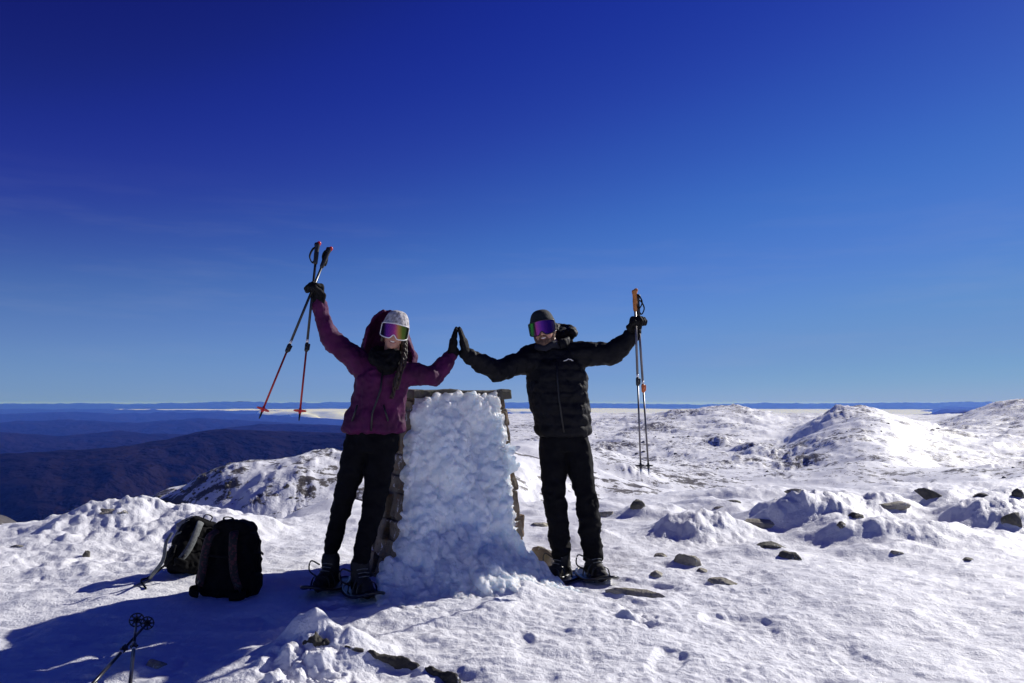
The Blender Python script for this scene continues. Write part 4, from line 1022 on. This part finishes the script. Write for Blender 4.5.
# ------------------------------------------------------------------ light, sky, camera
w = bpy.data.worlds.new('World'); bpy.context.scene.world = w; w.use_nodes = True; nt = w.node_tree; L = nt.links
bg = nt.nodes['Background']
sky = nt.nodes.new('ShaderNodeTexSky'); sky.sky_type = 'NISHITA'; sky.sun_disc = False
sky.sun_elevation = math.radians(SUN_EL); sky.sun_rotation = math.radians(SUN_AZ)
sky.altitude = 2200; sky.air_density = 1.0; sky.dust_density = .15; sky.ozone_density = 4.0
tc = nt.nodes.new('ShaderNodeTexCoord')
hs = nt.nodes.new('ShaderNodeHueSaturation'); hs.inputs['Saturation'].default_value = 1.25; hs.inputs['Hue'].default_value = .505
L.new(sky.outputs[0], hs.inputs['Color'])
up = nt.nodes.new('ShaderNodeVectorMath'); up.operation = 'ADD'; up.inputs[1].default_value = (0, 0, .022); L.new(tc.outputs['Generated'], up.inputs[0])
un = nt.nodes.new('ShaderNodeVectorMath'); un.operation = 'NORMALIZE'; L.new(up.outputs[0], un.inputs[0]); L.new(un.outputs[0], sky.inputs['Vector'])
# the rendition of a high-altitude winter sky: deeper and more indigo away from the sun
sca = nt.nodes.new('ShaderNodeVectorMath'); sca.operation = 'SCALE'; sca.inputs[3].default_value = .09; L.new(hs.outputs[0], sca.inputs[0])
cv = nt.nodes.new('ShaderNodeRGBCurve'); L.new(sca.outputs[0], cv.inputs['Color'])
CUR = (((0, 0), (.024, .010), (.035, .020), (.06, .046), (.1, .086), (.2, .140), (.41, .195), (.7, .28), (1, .32)),
       ((0, 0), (.08, .010), (.1, .018), (.14, .045), (.18, .092), (.24, .166), (.31, .218), (.41, .275), (.56, .315), (.8, .385), (1, .40)),
       ((0, 0), (.2, .10), (.29, .18), (.34, .27), (.42, .36), (.49, .44), (.6, .55), (.73, .62), (.92, .61), (1, .62)))
for c_, P_ in zip(cv.mapping.curves, CUR):
    c_.points[0].location = P_[0]; c_.points[1].location = P_[-1]
    for p_ in P_[1:-1]: c_.points.new(*p_)
cv.mapping.update()
cb = nt.nodes.new('ShaderNodeVectorMath'); cb.operation = 'SCALE'; cb.inputs[3].default_value = 10; L.new(cv.outputs[0], cb.inputs[0])
# thin high cirrus
mp = nt.nodes.new('ShaderNodeMapping'); mp.inputs['Scale'].default_value = (3, 3, 26); L.new(tc.outputs['Generated'], mp.inputs['Vector'])
ns = nt.nodes.new('ShaderNodeTexNoise'); ns.inputs['Scale'].default_value = 1.6; ns.inputs['Detail'].default_value = 7; ns.inputs['Roughness'].default_value = .6; L.new(mp.outputs[0], ns.inputs['Vector'])
mr = nt.nodes.new('ShaderNodeMapRange'); mr.inputs[1].default_value = .50; mr.inputs[2].default_value = .80; mr.inputs[4].default_value = .10; L.new(ns.outputs['Fac'], mr.inputs[0])
sz = nt.nodes.new('ShaderNodeSeparateXYZ'); L.new(tc.outputs['Generated'], sz.inputs[0])
bd = nt.nodes.new('ShaderNodeMapRange'); bd.inputs[1].default_value = .27; bd.inputs[2].default_value = .17; bd.inputs[3].default_value = .0; bd.inputs[4].default_value = 1.0; L.new(sz.outputs[2], bd.inputs[0])
cm = nt.nodes.new('ShaderNodeMath'); cm.operation = 'MULTIPLY'; L.new(mr.outputs[0], cm.inputs[0]); L.new(bd.outputs[0], cm.inputs[1])
mx = nt.nodes.new('ShaderNodeMix'); mx.data_type = 'RGBA'; L.new(cm.outputs[0], mx.inputs[0]); L.new(cb.outputs[0], mx.inputs[6]); mx.inputs[7].default_value = (3.6, 4.0, 5.8, 1)
L.new(mx.outputs[2], bg.inputs['Color']); bg.inputs['Strength'].default_value = .1
sd = Vector((math.sin(math.radians(SUN_AZ))*math.cos(math.radians(SUN_EL)), math.cos(math.radians(SUN_AZ))*math.cos(math.radians(SUN_EL)), math.sin(math.radians(SUN_EL))))
sl = bpy.data.lights.new('sun', 'SUN'); sl.energy = 5.0; sl.angle = math.radians(.5); sl.color = (1, .96, .90)
so = bpy.data.objects.new('sun', sl); C.objects.link(so); so.rotation_euler = (-sd).to_track_quat('-Z', 'Y').to_euler(); so.location = (20, 20, 30)
cam = bpy.data.cameras.new('camera'); cam.sensor_width = 36; cam.lens = F/W*36; cam.clip_start = .05; cam.clip_end = 200000
co = bpy.data.objects.new('camera', cam); C.objects.link(co); co.location = (0, 0, CZ); co.rotation_euler = (math.pi/2 + PITCH, 0, 0)
sc = bpy.context.scene; sc.camera = co
sc.view_settings.view_transform = 'Standard'; sc.view_settings.look = 'None'; sc.view_settings.exposure = 0; sc.view_settings.gamma = 1
sc.render.engine = 'CYCLES'; sc.cycles.volume_bounces = 0
sc.render.resolution_x = W; sc.render.resolution_y = H

bpy.data.scenes.remove(TMP)
